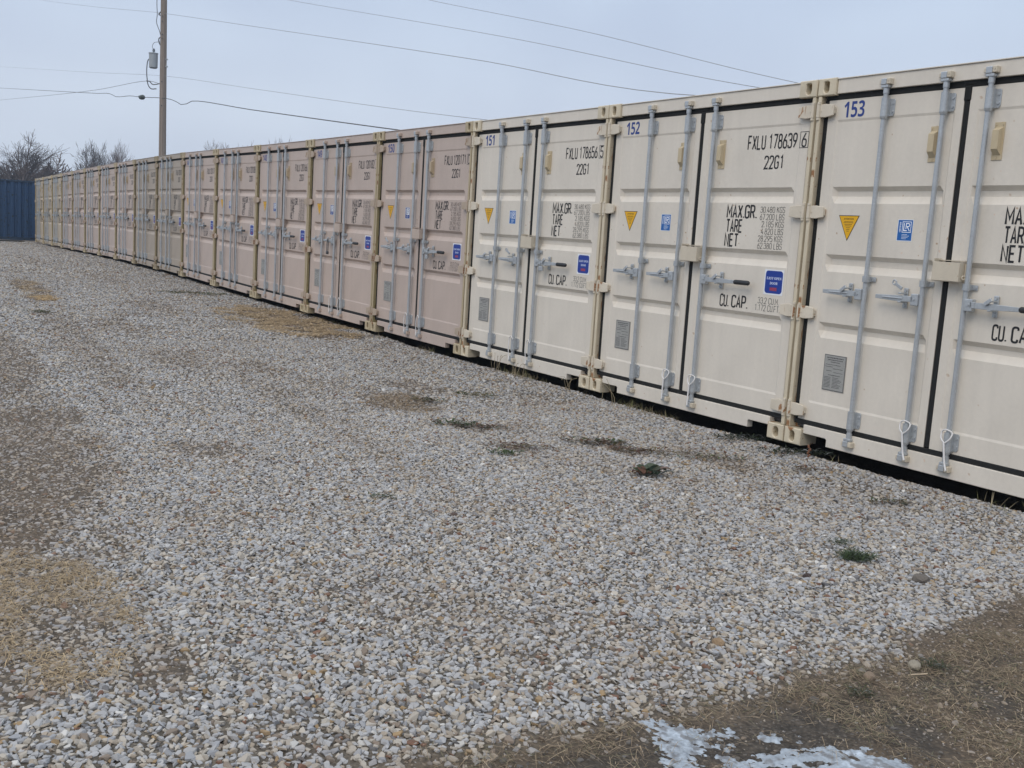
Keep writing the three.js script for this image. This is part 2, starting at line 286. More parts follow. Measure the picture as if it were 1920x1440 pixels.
function catchPlate(x, y, open) {                        // rounded keeper plate of the handle, with its swinging latch
  const list = [bx(x - 0.017, x + 0.017, y - 0.066, y + 0.066, DZ, DZ + 0.012, 0.005), bx(x - 0.012, x + 0.012, y - 0.03, y - 0.022, DZ + 0.01, 0.03, 0.003), bolt(x, y + 0.05, DZ + 0.012, 0.011, 0.008), bolt(x, y - 0.05, DZ + 0.012, 0.011, 0.008), bx(x - 0.012, x + 0.012, y + 0.026, y + 0.036, DZ + 0.01, 0.03, 0.003)];
  if (open) list.push(bx(-0.032, 0.032, -0.011, 0.011, 0, 0.01, 0.003).rotateZ(-0.5).translate(x - 0.026, y + 0.075, 0.006), new THREE.TorusGeometry(0.0145, 0.006, 6, 14).translate(x - 0.062, y + 0.097, 0.011));
  else list.push(bx(-0.034, 0.022, -0.012, 0.012, 0, 0.012, 0.003).rotateZ(0.62).translate(x - 0.006, y + 0.03, 0.022));
  return merge(list);
}
const RODX = [-0.606, -0.136, 0.186];
const doorX = [[-HW + 0.080, -0.019, -1.040, -0.085], [0.026, HW - 0.072, 0.095, 1.058]];

// stencil lettering: strokes on a 4 x 10 grid; the third number rounds a corner
const GL = {
  0: [[1, [0, 0, 2], [4, 0, 2], [4, 10, 2], [0, 10, 2]]], 1: [[0, [0.9, 8.2], [2.4, 10], [2.4, 0]]], 2: [[0, [0, 7.6], [0, 10, 2], [4, 10, 2], [4, 6.4, 1.5], [0, 0], [4.1, 0]]],
  3: [[0, [0, 8.2], [0, 10, 2], [3.8, 10, 2], [3.8, 5.4, 1.6], [1.3, 5.4]], [0, [1.3, 5.4], [4, 5.4, 2], [4, 0, 2], [0, 0, 2], [0, 1.9]]], 4: [[0, [4.4, 2.6], [0, 2.6], [2.8, 10]], [0, [3.2, 5.4], [3.2, 0]]],
  5: [[0, [3.9, 10], [0.3, 10], [0.1, 5.6], [4, 6, 2], [4, 0, 2], [0, 0, 2], [0, 1.8]]], 6: [[0, [3.2, 10], [0, 4.6, 1.5], [0, 0, 2], [4, 0, 2], [4, 5.4, 2], [0.7, 5.4, 1.2]]], 7: [[0, [0, 10], [4, 10], [1.5, 0]]],
  8: [[1, [0.3, 5.4, 1.6], [3.7, 5.4, 1.6], [3.7, 10, 1.7], [0.3, 10, 1.7]], [1, [0, 0, 2], [4, 0, 2], [4, 5.4, 2], [0, 5.4, 2]]], 9: [[0, [0.8, 0], [4, 5.4, 1.5], [4, 10, 2], [0, 10, 2], [0, 4.6, 2], [3.3, 4.6, 1.2]]],
  A: [[0, [0, 0], [2, 10], [4, 0]], [0, [0.7, 3.2], [3.3, 3.2]]], B: [[1, [0, 0], [4, 0, 2], [4, 5.3, 1.8], [0, 5.3]], [1, [0, 5.3], [3.7, 5.3, 1.7], [3.7, 10, 1.7], [0, 10]]], C: [[0, [4, 8], [4, 10, 2], [0, 10, 2], [0, 0, 2], [4, 0, 2], [4, 2]]],
  E: [[0, [3.8, 10], [0, 10], [0, 0], [3.8, 0]], [0, [0, 5.2], [3.2, 5.2]]], F: [[0, [3.8, 10], [0, 10], [0, 0]], [0, [0, 5.2], [3.2, 5.2]]], G: [[0, [4, 8], [4, 10, 2], [0, 10, 2], [0, 0, 2], [4, 0, 2], [4, 4.8], [2.3, 4.8]]],
  K: [[0, [0, 0], [0, 10]], [0, [4, 10], [0.2, 4.4]], [0, [1.4, 6.2], [4.2, 0]]], L: [[0, [0, 10], [0, 0], [3.8, 0]]], M: [[0, [0, 0], [0, 10], [2.4, 3.4], [4.8, 10], [4.8, 0]]], N: [[0, [0, 0], [0, 10], [4, 0], [4, 10]]],
  P: [[0, [0, 0], [0, 10], [4, 10, 2], [4, 4.6, 2], [0, 4.6]]], R: [[0, [0, 0], [0, 10], [4, 10, 2], [4, 4.8, 2], [0, 4.8]], [0, [2.2, 4.8], [4.1, 0]]], S: [[0, [4, 8], [4, 10, 2], [0, 10, 2], [0, 5.3, 1.8], [4, 5, 1.8], [4, 0, 2], [0, 0, 2], [0, 2]]],
  T: [[0, [-0.1, 10], [4.1, 10]], [0, [2, 10], [2, 0]]], U: [[0, [0, 10], [0, 0, 2], [4, 0, 2], [4, 10]]], X: [[0, [0, 0], [4, 10]], [0, [0, 10], [4, 0]]], '.': [[0, [0.3, -0.1], [0.3, 0.9]]],
};
function strokeRibbon(pts, closed, w, out) {
  // round the corners, then lay a mitred ribbon along the path
  const q = [], n = pts.length;
  for (let i = 0; i < n; i++) {
    const [x, y, r] = pts[i];
    if (!r || (!closed && (i === 0 || i === n - 1))) { q.push([x, y]); continue; }
    const a = pts[(i + n - 1) % n], b = pts[(i + 1) % n], la = Math.hypot(a[0] - x, a[1] - y), lb = Math.hypot(b[0] - x, b[1] - y), ra = Math.min(r, la * 0.5), rb = Math.min(r, lb * 0.5);
    const A = [x + (a[0] - x) / la * ra, y + (a[1] - y) / la * ra], B = [x + (b[0] - x) / lb * rb, y + (b[1] - y) / lb * rb];
    for (let k = 0; k <= 4; k++) { const t = k / 4; q.push([(1 - t) ** 2 * A[0] + 2 * t * (1 - t) * x + t * t * B[0], (1 - t) ** 2 * A[1] + 2 * t * (1 - t) * y + t * t * B[1]]); }
  }
  const p = q.filter((v, i) => i === 0 || Math.hypot(v[0] - q[i - 1][0], v[1] - q[i - 1][1]) > 1e-3), m = p.length;
  if (closed && Math.hypot(p[0][0] - p[m - 1][0], p[0][1] - p[m - 1][1]) < 1e-3) p.pop();
  const k = p.length, side = [];
  for (let i = 0; i < k; i++) {
    const a = p[closed ? (i + k - 1) % k : Math.max(0, i - 1)], b = p[closed ? (i + 1) % k : Math.min(k - 1, i + 1)], c = p[i];
    let d1 = [c[0] - a[0], c[1] - a[1]], d2 = [b[0] - c[0], b[1] - c[1]], l1 = Math.hypot(...d1), l2 = Math.hypot(...d2);
    if (l1 < 1e-6) { d1 = d2; l1 = l2; } if (l2 < 1e-6) { d2 = d1; l2 = l1; }
    const n1 = [-d1[1] / l1, d1[0] / l1], n2 = [-d2[1] / l2, d2[0] / l2], s = [n1[0] + n2[0], n1[1] + n2[1]], ls = Math.hypot(...s) || 1, mit = Math.min(2.2, 2 / ls);
    side.push([c, s[0] / ls * mit * w / 2, s[1] / ls * mit * w / 2]);
  }
  const cnt = closed ? k : k - 1;
  for (let i = 0; i < cnt; i++) {
    const [a, ax, ay] = side[i], [b, bx_, by] = side[(i + 1) % k];
    out.push([a[0] - ax, a[1] - ay], [b[0] - bx_, b[1] - by], [b[0] + bx_, b[1] + by], [a[0] - ax, a[1] - ay], [b[0] + bx_, b[1] + by], [a[0] + ax, a[1] + ay]);
  }
}
// text starting at x, baseline y, letter height h, wide enough to end at x1
function stencil(text, x, x1, y, h, z, weight = 1.35) {
  const adv = (c) => c === ' ' ? 2.9 : c === '.' ? 2.0 : c === 'M' ? 6.7 : 5.9; let total = -1.9; for (const c of text) total += adv(c);
  const sx = (x1 - x) / total, sy = h / 10, P = []; let cx = 0;
  for (const c of text) {
    const o = []; for (const [closed, ...pts] of GL[c] ?? []) strokeRibbon(pts.map(([a, b, r]) => [a, b, r]), closed === 1, weight, o);
    for (const [a, b] of o) P.push(x + (cx + a) * sx, y + b * sy, z); cx += adv(c);
  }
  const g = new THREE.BufferGeometry(); g.setAttribute('position', new THREE.Float32BufferAttribute(P, 3)); g.computeVertexNormals(); return g;
}
const LZ = DZ - 0.005 + 0.0012, FZ = DZ + 0.0012;
const weightWords = [stencil('MAX.GR.', 0.372, 0.685, 1.622, 0.092, LZ, 1.5), stencil('TARE', 0.376, 0.545, 1.512, 0.092, LZ, 1.5), stencil('NET', 0.372, 0.512, 1.402, 0.092, LZ, 1.5)].map((g) => merge([g]));
const weightTable = ['30.480 KGS', '67.200 LBS', '2.185 KGS', '4.820 LBS', '28.295 KGS', '62.380 LBS'].map((t, i) => merge([stencil(t, 0.975 - 0.0245 * t.length, 0.975, 1.664 - 0.0538 * i, 0.042, LZ, 0.78)]));
const volumeWords = [merge([stencil('CU.', 0.378, 0.468, 0.932, 0.088, LZ, 1.5)]), merge([stencil('CAP.', 0.51, 0.675, 0.932, 0.088, LZ, 1.5)])];
const volumeTable = [merge([stencil('33.2 CU.M.', 0.79, 1.0, 0.985, 0.044, LZ, 0.78)]), merge([stencil('1.172 CU.FT.', 0.762, 1.015, 0.93, 0.044, LZ, 0.78)])];
function idCode(text) { return merge([stencil(text, 0.535, 1.025, 2.137, 0.098, LZ, 1.35)]); }
const sizeCode = merge([stencil('22G1', 0.725, 0.915, 1.99, 0.09, LZ, 1.35)]);
function checkDigit(d) {
  const L = []; strokeRibbon([[0, 0], [0.078, 0], [0.078, 0.112], [0, 0.112]], true, 0.0045, L);
  const g = new THREE.BufferGeometry(); g.setAttribute('position', new THREE.Float32BufferAttribute(L.flatMap(([a, b]) => [1.062 + a, 2.13 + b, FZ]), 3)); g.computeVertexNormals();
  return merge(d === '' ? [g] : [g, stencil(d, 1.083, 1.12, 2.139, 0.094, FZ, 1.2)]);
}
const bold = await new FontLoader().loadAsync('fonts/droid/droid_sans_bold.typeface.json');
function doorNumber(text) {
  const g = new THREE.ShapeGeometry(bold.generateShapes(text, 0.1), 6); g.computeBoundingBox(); const b = g.boundingBox;
  g.translate(-b.min.x, -b.min.y, 0); g.scale(0.182 / (b.max.x - b.min.x), 0.108 / (b.max.y - b.min.y), 1); g.translate(-0.99, 2.318, FZ); return merge([g]);
}

// printed stickers
function canvasTex(w, h, draw) { const c = document.createElement('canvas'); c.width = w; c.height = h; draw(c.getContext('2d'), w, h); const t = new THREE.CanvasTexture(c); t.colorSpace = THREE.SRGBColorSpace; t.anisotropy = 8; return t; }
function fit(c, text, x, y, w, h, weight = 'bold') { c.save(); c.font = `${weight} 100px sans-serif`; const m = c.measureText(text).width; c.translate(x, y); c.scale(w / m, h / 73); c.textBaseline = 'alphabetic'; c.fillText(text, 0, 0); c.restore(); }
const R1 = rng(11);
const smear = (c, x, y, w, h) => { let p = x; while (p < x + w) { const l = w * (0.03 + 0.06 * R1()); c.fillRect(p, y, Math.min(l, x + w - p), h); p += l + w * 0.022; } };   // print too small to read
const triTex = canvasTex(256, 256, (c, w, h) => {
  c.fillStyle = '#e3ad14'; c.fillRect(0, 0, w, h); c.fillStyle = '#3a2a08'; fit(c, 'ATTENTION', 60, 40, 136, 19);
  [[58, 70, 118], [70, 62, 132], [88, 78, 100], [104, 86, 84], [124, 100, 56], [142, 106, 44], [160, 112, 32]].forEach(([y, x, l]) => smear(c, x, y, l, 6));
});
const lrBlue = canvasTex(256, 312, (c, w, h) => {
  c.fillStyle = '#e9eef2'; c.fillRect(0, 0, w, h); c.fillStyle = '#1d62ab'; c.fillRect(8, 8, w - 16, h - 16);
  c.strokeStyle = '#fff'; c.lineWidth = 8; c.strokeRect(82, 34, 140, 150); c.lineWidth = 13; c.beginPath(); c.moveTo(106, 52); c.lineTo(106, 160); c.lineTo(160, 160); c.stroke();
  c.lineWidth = 12; c.beginPath(); c.moveTo(142, 138); c.lineTo(142, 58); c.lineTo(178, 58); c.arc(178, 80, 22, -Math.PI / 2, Math.PI / 2); c.lineTo(160, 102); c.lineTo(204, 166); c.stroke();
  c.fillStyle = '#fff'; c.save(); c.translate(56, 186); c.rotate(-Math.PI / 2); fit(c, 'CERTIFIED', 0, 0, 150, 24); c.restore();
  [[214, 90], [234, 120], [254, 104], [274, 76]].forEach(([y, l]) => smear(c, 82, y, l, 7));
});
const lrWhite = canvasTex(256, 312, (c, w, h) => {
  c.fillStyle = '#dfe4ea'; c.fillRect(0, 0, w, h); c.fillStyle = '#1b3f86'; c.fillRect(8, 8, 62, h - 16); c.fillRect(8, 204, w - 16, h - 212); c.fillRect(8, 8, w - 16, 20); c.fillRect(w - 26, 8, 18, h - 16);
  c.strokeStyle = '#27406f'; c.lineWidth = 13; c.beginPath(); c.moveTo(98, 48); c.lineTo(98, 172); c.lineTo(160, 172); c.stroke();
  c.beginPath(); c.moveTo(138, 148); c.lineTo(138, 54); c.lineTo(176, 54); c.arc(176, 78, 24, -Math.PI / 2, Math.PI / 2); c.lineTo(158, 102); c.lineTo(206, 178); c.stroke();
  c.fillStyle = '#fff'; c.save(); c.translate(50, 192); c.rotate(-Math.PI / 2); fit(c, 'CERTIFIED', 0, 0, 150, 24); c.restore(); [[226, 90], [248, 110], [270, 70]].forEach(([y, l]) => smear(c, 82, y, l, 7));
});
const easyTex = canvasTex(256, 256, (c, w, h) => {
  c.fillStyle = '#e4e7ec'; c.fillRect(0, 0, w, h); c.fillStyle = '#1a3a92'; c.beginPath(); c.roundRect(14, 14, w - 28, h - 28, 34); c.fill();
  c.fillStyle = '#dfe6f4'; c.font = 'bold 34px serif'; c.textAlign = 'center'; c.fillText('EASY OPEN', w / 2, 102); c.fillText('DOOR', w / 2, 152);
  c.fillStyle = '#7d3a5e'; c.fillRect(80, 180, 96, 36); c.fillStyle = '#b0405a'; smear(c, 86, 186, 84, 9); smear(c, 86, 200, 84, 9);
});
const plateTex = canvasTex(256, 330, (c, w, h) => {
  const g = rng(3); c.fillStyle = '#a2a29e'; c.fillRect(0, 0, w, h); for (let i = 0; i < 900; i++) { c.fillStyle = `rgba(${g() < 0.5 ? '60,60,60' : '190,190,186'},0.10)`; c.fillRect(g() * w, g() * h, 4 + g() * 26, 1 + g() * 3); }
  c.strokeStyle = '#5a5a5a'; c.lineWidth = 5; c.strokeRect(3, 3, w - 6, h - 6); c.fillStyle = '#3c3d40';
  [[22, 30, 200, 9], [42, 40, 178, 8], [62, 76, 110, 7], [88, 20, 180, 5], [108, 20, 90, 5], [122, 110, 120, 5], [146, 30, 70, 5], [158, 120, 110, 4], [184, 60, 140, 6]].forEach(([y, x, l, t]) => smear(c, x, y, l, t));
  for (let y = 206; y < 310; y += 13) { smear(c, 16, y, 78, 5); smear(c, 116, y, 60 + g() * 60, 5); }
});
const decal = (t, rough = 0.4) => std({ map: t, roughness: rough });
const D = { tri: std({ map: triTex, roughness: 0.45 }), lrBlue: decal(lrBlue), lrWhite: decal(lrWhite), easy: decal(easyTex), plate: std({ map: plateTex, roughness: 0.45, metalness: 0.15 }) };
function quad(x0, x1, y0, y1, z) { return new THREE.PlaneGeometry(x1 - x0, y1 - y0).translate((x0 + x1) / 2, (y0 + y1) / 2, z); }
function triangle(x0, x1, y1, y0, z) {
  const g = new THREE.BufferGeometry(), m = (x0 + x1) / 2;
  g.setAttribute('position', new THREE.Float32BufferAttribute([x0, y1, z, m, y0, z, x1, y1, z], 3)); g.setAttribute('uv', new THREE.Float32BufferAttribute([0, 1, 0.5, 0, 1, 1], 2)); g.computeVertexNormals(); return g;
}

// parts shared by every container
const Lg = 6.058;
const G = {
  wallL: corrugated(5.7, 0.16, 2.5).rotateY(Math.PI).translate(-HW + 0.006, 0, -5.88), wallR: corrugated(5.7, 0.16, 2.5).translate(HW - 0.006, 0, -0.18),
  rails: [[0.04, 0.16], [2.5, 2.575]].flatMap(([a, b]) => [merge([bx(-HW + 0.003, -HW + 0.06, a, b, -5.88, -0.18)]), merge([bx(HW - 0.06, HW - 0.003, a, b, -5.88, -0.18)])]),
  roof: merge([bx(-HW + 0.06, HW - 0.06, 2.545, 2.57, -5.95, -0.1, 0)]), floor: merge([bx(-HW + 0.06, HW - 0.06, 0.13, 0.16, -5.95, -0.07, 0)]),
  back: merge([bx(-HW + 0.01, HW - 0.01, 0.12, 2.47, -Lg + 0.02, -Lg + 0.07, 0)]), backPost: [-HW, HW - 0.16].map((x) => merge([bx(x, x + 0.16, 0, 2.591, -Lg, -Lg + 0.17)])),
  header: merge([bx(-HW + 0.164, HW - 0.164, 2.482, 2.578, -0.12, -0.021, 0.004), bx(-HW + 0.164, HW - 0.164, 2.5785, 2.586, -0.12, -0.012, 0.002)]),
  sill: (() => { const a = HW - 0.164; return merge([poly([[-a, 0.155], [-a, 0.092], [-a + 0.215, 0.092], [-a + 0.226, 0.084], [-a + 0.226, 0.034], [a - 0.226, 0.034], [a - 0.226, 0.084], [a - 0.215, 0.092], [a, 0.092], [a, 0.155]], 0.06, 0.003).translate(0, 0, -0.081)]); })(),
  gasket: [0, 1].map((k) => { const [x0, x1] = doorX[k], i = k === 0; return merge([bx(x0 - 0.03, x1 + 0.021, DOOR_Y1 + 0.0005, 2.4835, DZ - 0.04, DZ + 0.004, 0.006), bx(x0 - 0.03, x1 + 0.021, 0.152, DOOR_Y0 - 0.0005, DZ - 0.04, DZ + 0.006, 0.006), i ? bx(x0 - 0.042, x0 - 0.0005, 0.19, 2.442, DZ - 0.04, DZ - 0.002, 0.004) : bx(x1 + 0.0005, x1 + 0.034, 0.19, 2.442, DZ - 0.04, DZ - 0.006, 0.004), ...(i ? [bx(x1 + 0.0005, x1 + 0.0445, 0.19, 2.442, DZ - 0.04, DZ + 0.001, 0.01), bx(x1 - 0.012, x1 + 0.09, 2.452, 2.492, DZ - 0.03, DZ + 0.009, 0.012), bx(x1 - 0.004, x1 + 0.05, 2.36, 2.455, DZ - 0.03, DZ + 0.007, 0.01)] : [])]); }),
  door: doorX.map((d) => doorSheet(...d)),
  vent: vent(),
  tri: merge([(() => { const g = triangle(-0.942, -0.756, 1.655, 1.48, LZ); return g; })()]),
};
const triFace = triangle(-0.934, -0.764, 1.650, 1.490, LZ + 0.0008);
const HY = [2.372, 1.672, 0.962, 0.256];
const hingeG = [1, -1].map((s) => HY.map((y) => hinge(s, y)));
const lockBoxG = merge([bx(-0.046, 0.152, 1.262, 1.378, 0.034, 0.040, 0.002), bx(-0.046, -0.041, 1.258, 1.398, DZ + 0.002, 0.0335, 0.001), bx(0.147, 0.152, 1.262, 1.378, -0.02, 0.0335, 0.001), bx(-0.0405, 0.1465, 1.258, 1.263, DZ + 0.002, 0.0335, 0.001), bx(-0.0405, 0.1465, 1.386, 1.391, DZ + 0.006, -0.01, 0.001), bx(0.156, 0.172, 1.262, 1.372, DZ + 0.002, -0.01, 0.002), new THREE.TorusGeometry(0.011, 0.004, 6, 12).rotateY(0.9).translate(0.168, 1.288, 0.008)]);

function buildContainer() {
  const o = new THREE.Group();
  part('side_wall', G.wallL, M.paint, o); part('side_wall', G.wallR, M.paint, o); for (const g of G.rails) part('side_rail', g, M.frame, o); for (const g of G.backPost) part('corner_post', g, M.frame, o); part('roof', G.roof, M.paint, o); part('floor', G.floor, M.steel, o); part('end_wall', G.back, M.paint, o);
  part('door_header', G.header, M.paint, o); part('door_sill', G.sill, M.paint, o);
  for (const s of [-1, 1]) { part('post_shade_liner', postShadeLiner(s), M.innerShade, part('corner_post', post(s), M.frame, o)); part('corner_casting', casting(s, true), M.frame, o); part('corner_casting', casting(s, false), M.frame, o); }
  for (const k of [0, 1]) {
    const d = part('door', G.door[k], M.paint, o);
    part('gasket', G.gasket[k], M.rubber, d);
    for (const g of hingeG[k]) part('hinge', g, M.hinge, d);
    const v = part('vent_cover', G.vent, M.vent, d); v.position.set(k ? 0.255 : -0.208, 2.113, DZ - 0.004); v.scale.x = 0.64;
    if (k === 0) {
      part('warning_border', G.tri, M.ink, d); part('warning_sticker', triFace, D.tri, d);
      part('approval_sticker', quad(-0.424, -0.30, 1.496, 1.636, LZ), D.lrBlue, d);
      part('data_plate', merge2(bx(-0.935, -0.733, 0.432, 0.686, DZ - 0.004, DZ - 0.0005, 0.001), quad(-0.933, -0.735, 0.434, 0.684, DZ + 0.001)), D.plate, d);
    } else {
      part('door_sticker', quad(0.835, 1.03, 1.056, 1.246, LZ), D.easy, d);
      for (const g of weightWords) part('weight_lettering', g, M.ink, d); for (const g of weightTable) part('weight_figures', g, M.ink, d); for (const g of volumeWords) part('volume_lettering', g, M.ink, d); for (const g of volumeTable) part('volume_figures', g, M.ink, d); part('size_code', sizeCode, M.ink, d);
    }
  }
  RODX.forEach((x, i) => {
    const rod = part('lock_rod', merge([cyl(x, 0.16, 2.46, RODZ, RR, RR, 16)]), M.galv, o);
    part('rod_guide', guide(x, 2.30, 2.42, true), M.galv, rod); part('rod_guide', guide(x, 1.212, 1.252, false), M.galv, rod); part('rod_guide', guide(x, 0.205, 0.325, true), M.galv, rod);
    part('cam', cam(x, 2.522, true, i === 2), M.galv, rod); part('cam', cam(x, 0.098, false, i === 2), M.galv, rod);
    for (const g of [...keepers(x, 2.524, true), ...keepers(x, 0.096, false)]) part('cam_keeper', g, M.box, rod);
    const dir = i === 2 ? 1 : -1;
    part('lock_handle', lever(x, 1.128, dir, i === 2 ? 0.41 : 0.355), M.galv, rod);
    if (i === 2) part('handle_grip', merge([new THREE.CapsuleGeometry(0.0185, 0.135, 4, 10).rotateZ(Math.PI / 2).scale(1, 1, 0.8).translate(x + 0.472, 1.128, 0.012)]), M.grip, rod);
    part('handle_catch', catchPlate(x + (i === 2 ? 0.198 : -0.15), 1.13, false), M.galv, rod);
  });
  part('lock_box', lockBoxG, M.box, o);
  return o;
}
function merge2(a, b) { a = a.index ? a.toNonIndexed() : a; b = b.index ? b.toNonIndexed() : b; const ua = a.attributes.uv; for (let i = 0; i < ua.count; i++) ua.setXY(i, 0.03, 0.03); for (const g of [a, b]) for (const k of Object.keys(g.attributes)) if (!['position', 'normal', 'uv'].includes(k)) g.deleteAttribute(k); return mergeGeometries([a, b]); }
const openCatch = catchPlate(RODX[1] - 0.15, 1.13, true), openCatch0 = catchPlate(RODX[0] - 0.15, 1.13, true);

const proto = buildContainer();
// number on the door, owner code (as far as it can be read), check digit, colour, what sets it apart
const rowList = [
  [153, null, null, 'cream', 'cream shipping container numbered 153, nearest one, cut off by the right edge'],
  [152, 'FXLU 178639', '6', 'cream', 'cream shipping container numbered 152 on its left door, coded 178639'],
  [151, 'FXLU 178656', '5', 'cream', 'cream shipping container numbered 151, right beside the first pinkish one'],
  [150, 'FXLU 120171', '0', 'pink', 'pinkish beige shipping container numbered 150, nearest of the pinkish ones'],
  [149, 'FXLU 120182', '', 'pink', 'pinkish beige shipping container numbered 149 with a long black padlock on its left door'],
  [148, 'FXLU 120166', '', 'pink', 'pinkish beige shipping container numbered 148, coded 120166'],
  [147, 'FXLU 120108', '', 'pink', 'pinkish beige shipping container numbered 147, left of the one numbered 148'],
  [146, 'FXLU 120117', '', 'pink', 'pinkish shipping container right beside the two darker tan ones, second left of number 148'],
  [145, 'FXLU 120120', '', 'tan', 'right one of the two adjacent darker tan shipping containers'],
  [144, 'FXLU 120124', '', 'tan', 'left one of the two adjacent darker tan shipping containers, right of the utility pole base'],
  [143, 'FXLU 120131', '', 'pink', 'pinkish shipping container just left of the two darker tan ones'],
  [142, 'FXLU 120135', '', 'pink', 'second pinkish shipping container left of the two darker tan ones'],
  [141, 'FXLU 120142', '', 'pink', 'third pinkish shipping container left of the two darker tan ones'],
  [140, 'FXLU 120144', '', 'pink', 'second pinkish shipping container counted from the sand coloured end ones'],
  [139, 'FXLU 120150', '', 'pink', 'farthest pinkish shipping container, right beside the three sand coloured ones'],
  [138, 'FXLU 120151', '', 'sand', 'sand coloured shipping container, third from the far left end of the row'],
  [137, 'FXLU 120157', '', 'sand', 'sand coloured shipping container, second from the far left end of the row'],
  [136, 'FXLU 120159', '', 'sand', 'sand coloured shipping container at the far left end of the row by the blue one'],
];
const containers = {};
rowList.forEach(([num, id, chk, style, label], i) => {
  const r = seams[i], l = seams[i + 1], o = i ? proto.clone() : proto, dx = r[0] - l[0], dy = r[1] - l[1], dz = r[2] - l[2];
  o.name = numbered('shipping_container'); scene.add(o); tag(o, label, 'shipping container', 'shipping containers standing side by side in the long row');
  o.scale.x = (dx - 0.012) / (2 * HW);
  const a = Math.atan2(dy, dx); o.rotation.set(0, -Math.atan2(dz, dx), a);
  o.position.set((r[0] + l[0]) / 2 + Math.sin(a) * H / 2, (r[1] + l[1]) / 2, (r[2] + l[2]) / 2);
  containers[num] = o;
});
Object.values(containers).forEach((o) => {
  const num = +Object.keys(containers).find((k) => containers[k] === o), [, id, chk, style] = rowList.find((v) => v[0] === num), doors = o.children.filter((c) => c.name === 'door');
  part('door_number', doorNumber(String(num)), M.blueInk, doors[0]);
  if (id) { part('owner_code', idCode(id), M.ink, doors[1]); if (chk !== null) part('check_digit', checkDigit(chk), M.ink, doors[1]); }
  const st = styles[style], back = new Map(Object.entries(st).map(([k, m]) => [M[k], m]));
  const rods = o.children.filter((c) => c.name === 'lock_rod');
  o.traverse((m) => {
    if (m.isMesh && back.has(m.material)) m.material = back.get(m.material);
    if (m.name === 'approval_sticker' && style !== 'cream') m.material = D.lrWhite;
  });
  if ([153, 151].includes(num)) rods[1].children.find((c) => c.name === 'handle_catch').geometry = openCatch;
  if (num === 150) rods[0].children.find((c) => c.name === 'handle_catch').geometry = openCatch0;
  if (num === 153) o.children.filter((c) => c.name === 'door')[0].children.find((c) => c.name === 'approval_sticker').material = D.lrBlue;
});
proto.updateMatrixWorld(true);

// wire seals looped round the rods, padlocks on the handles
function onContainer(num, obj) { const o = containers[num]; o.updateMatrixWorld(true); obj.applyMatrix4(o.matrixWorld); return obj; }
const ordinal = ['left', 'middle', 'right'];
for (const [num, tilt] of [[153, 0.03], [152, -0.01], [151, 0.02], [150, 0.03], [149, 0.01]]) for (const i of [1, 2]) {
  const x = RODX[i], z = RODZ + 0.03, far = num < 152;
  const loop = far
    ? tube([[x + 0.03, 0.315, z], [x + 0.005, 0.345, z + 0.004], [x - 0.032, 0.32, z], [x - 0.035, 0.24, z + 0.006], [x - 0.026, 0.14, z + 0.004], [x + 0.005, 0.095, z + 0.02], [x + 0.012, 0.12, z + 0.02]], 0.005, 40)
    : tube([[x + 0.004, 0.262, z + 0.006], [x + 0.036, 0.295, z], [x + 0.038, 0.33, z - 0.012], [x, 0.346, z - 0.002], [x - 0.036, 0.33, z - 0.012], [x - 0.03, 0.288, z], [x, 0.262, z + 0.006]], 0.0048, 48);
  const list = [loop];
  if (!far) list.push(tube([[x - 0.002, 0.266, z + 0.008], [x + 0.002 + tilt * 0.3, 0.2, z + 0.01], [x + 0.006 + tilt * 0.6, 0.14, z + 0.012], [x + 0.014 + tilt, 0.095, z + 0.018]], 0.0066, 20));
  const w = top('wire_seal', merge(list), M.wire, `white wire seal looped on the ${i === 1 ? 'middle' : 'right'} lock rod of the ${{ 153: 'nearest cream', 152: 'second nearest cream', 151: 'third nearest cream', 150: 'nearest pinkish', 149: 'second nearest pinkish' }[num]} container`, 'wire seal', 'wire seals on the lock rods');
  onContainer(num, w);
}
function padlock(name, num, x, y, z, long, mat, label) {
  const o = thing(name, label, 'padlock', 'padlocks on the door handles');
  const s = long ? 0.15 : 0.03, w = long ? 0.022 : 0.014;
  part('shackle', merge([tube([[-w, -s, 0], [-w, -s * 0.2, 0], [-w * 0.6, 0.005, 0], [w * 0.6, 0.005, 0], [w, -s * 0.2, 0], [w, -s, 0]], long ? 0.006 : 0.005, 30)]), mat, o);
  part('lock_body', merge([bx(-0.03, 0.03, -s - 0.045, -s, -0.012, 0.012, 0.005)]), long ? M.steel : M.galv, o);
  o.position.set(x, y, z); o.updateMatrix(); onContainer(num, o);
}
padlock('padlock', 149, RODX[1] - 0.15, 1.125, 0.03, true, M.steel, 'black padlock with a long shackle hanging on the container numbered 149');
padlock('padlock', 150, RODX[2] + 0.15, 1.112, 0.024, false, M.galv, 'small grey padlock under the right door handle of the container numbered 150');
padlock('padlock', 151, RODX[2] + 0.15, 1.125, 0.026, false, M.galv, 'small grey padlock on the right door handle of the container numbered 151');

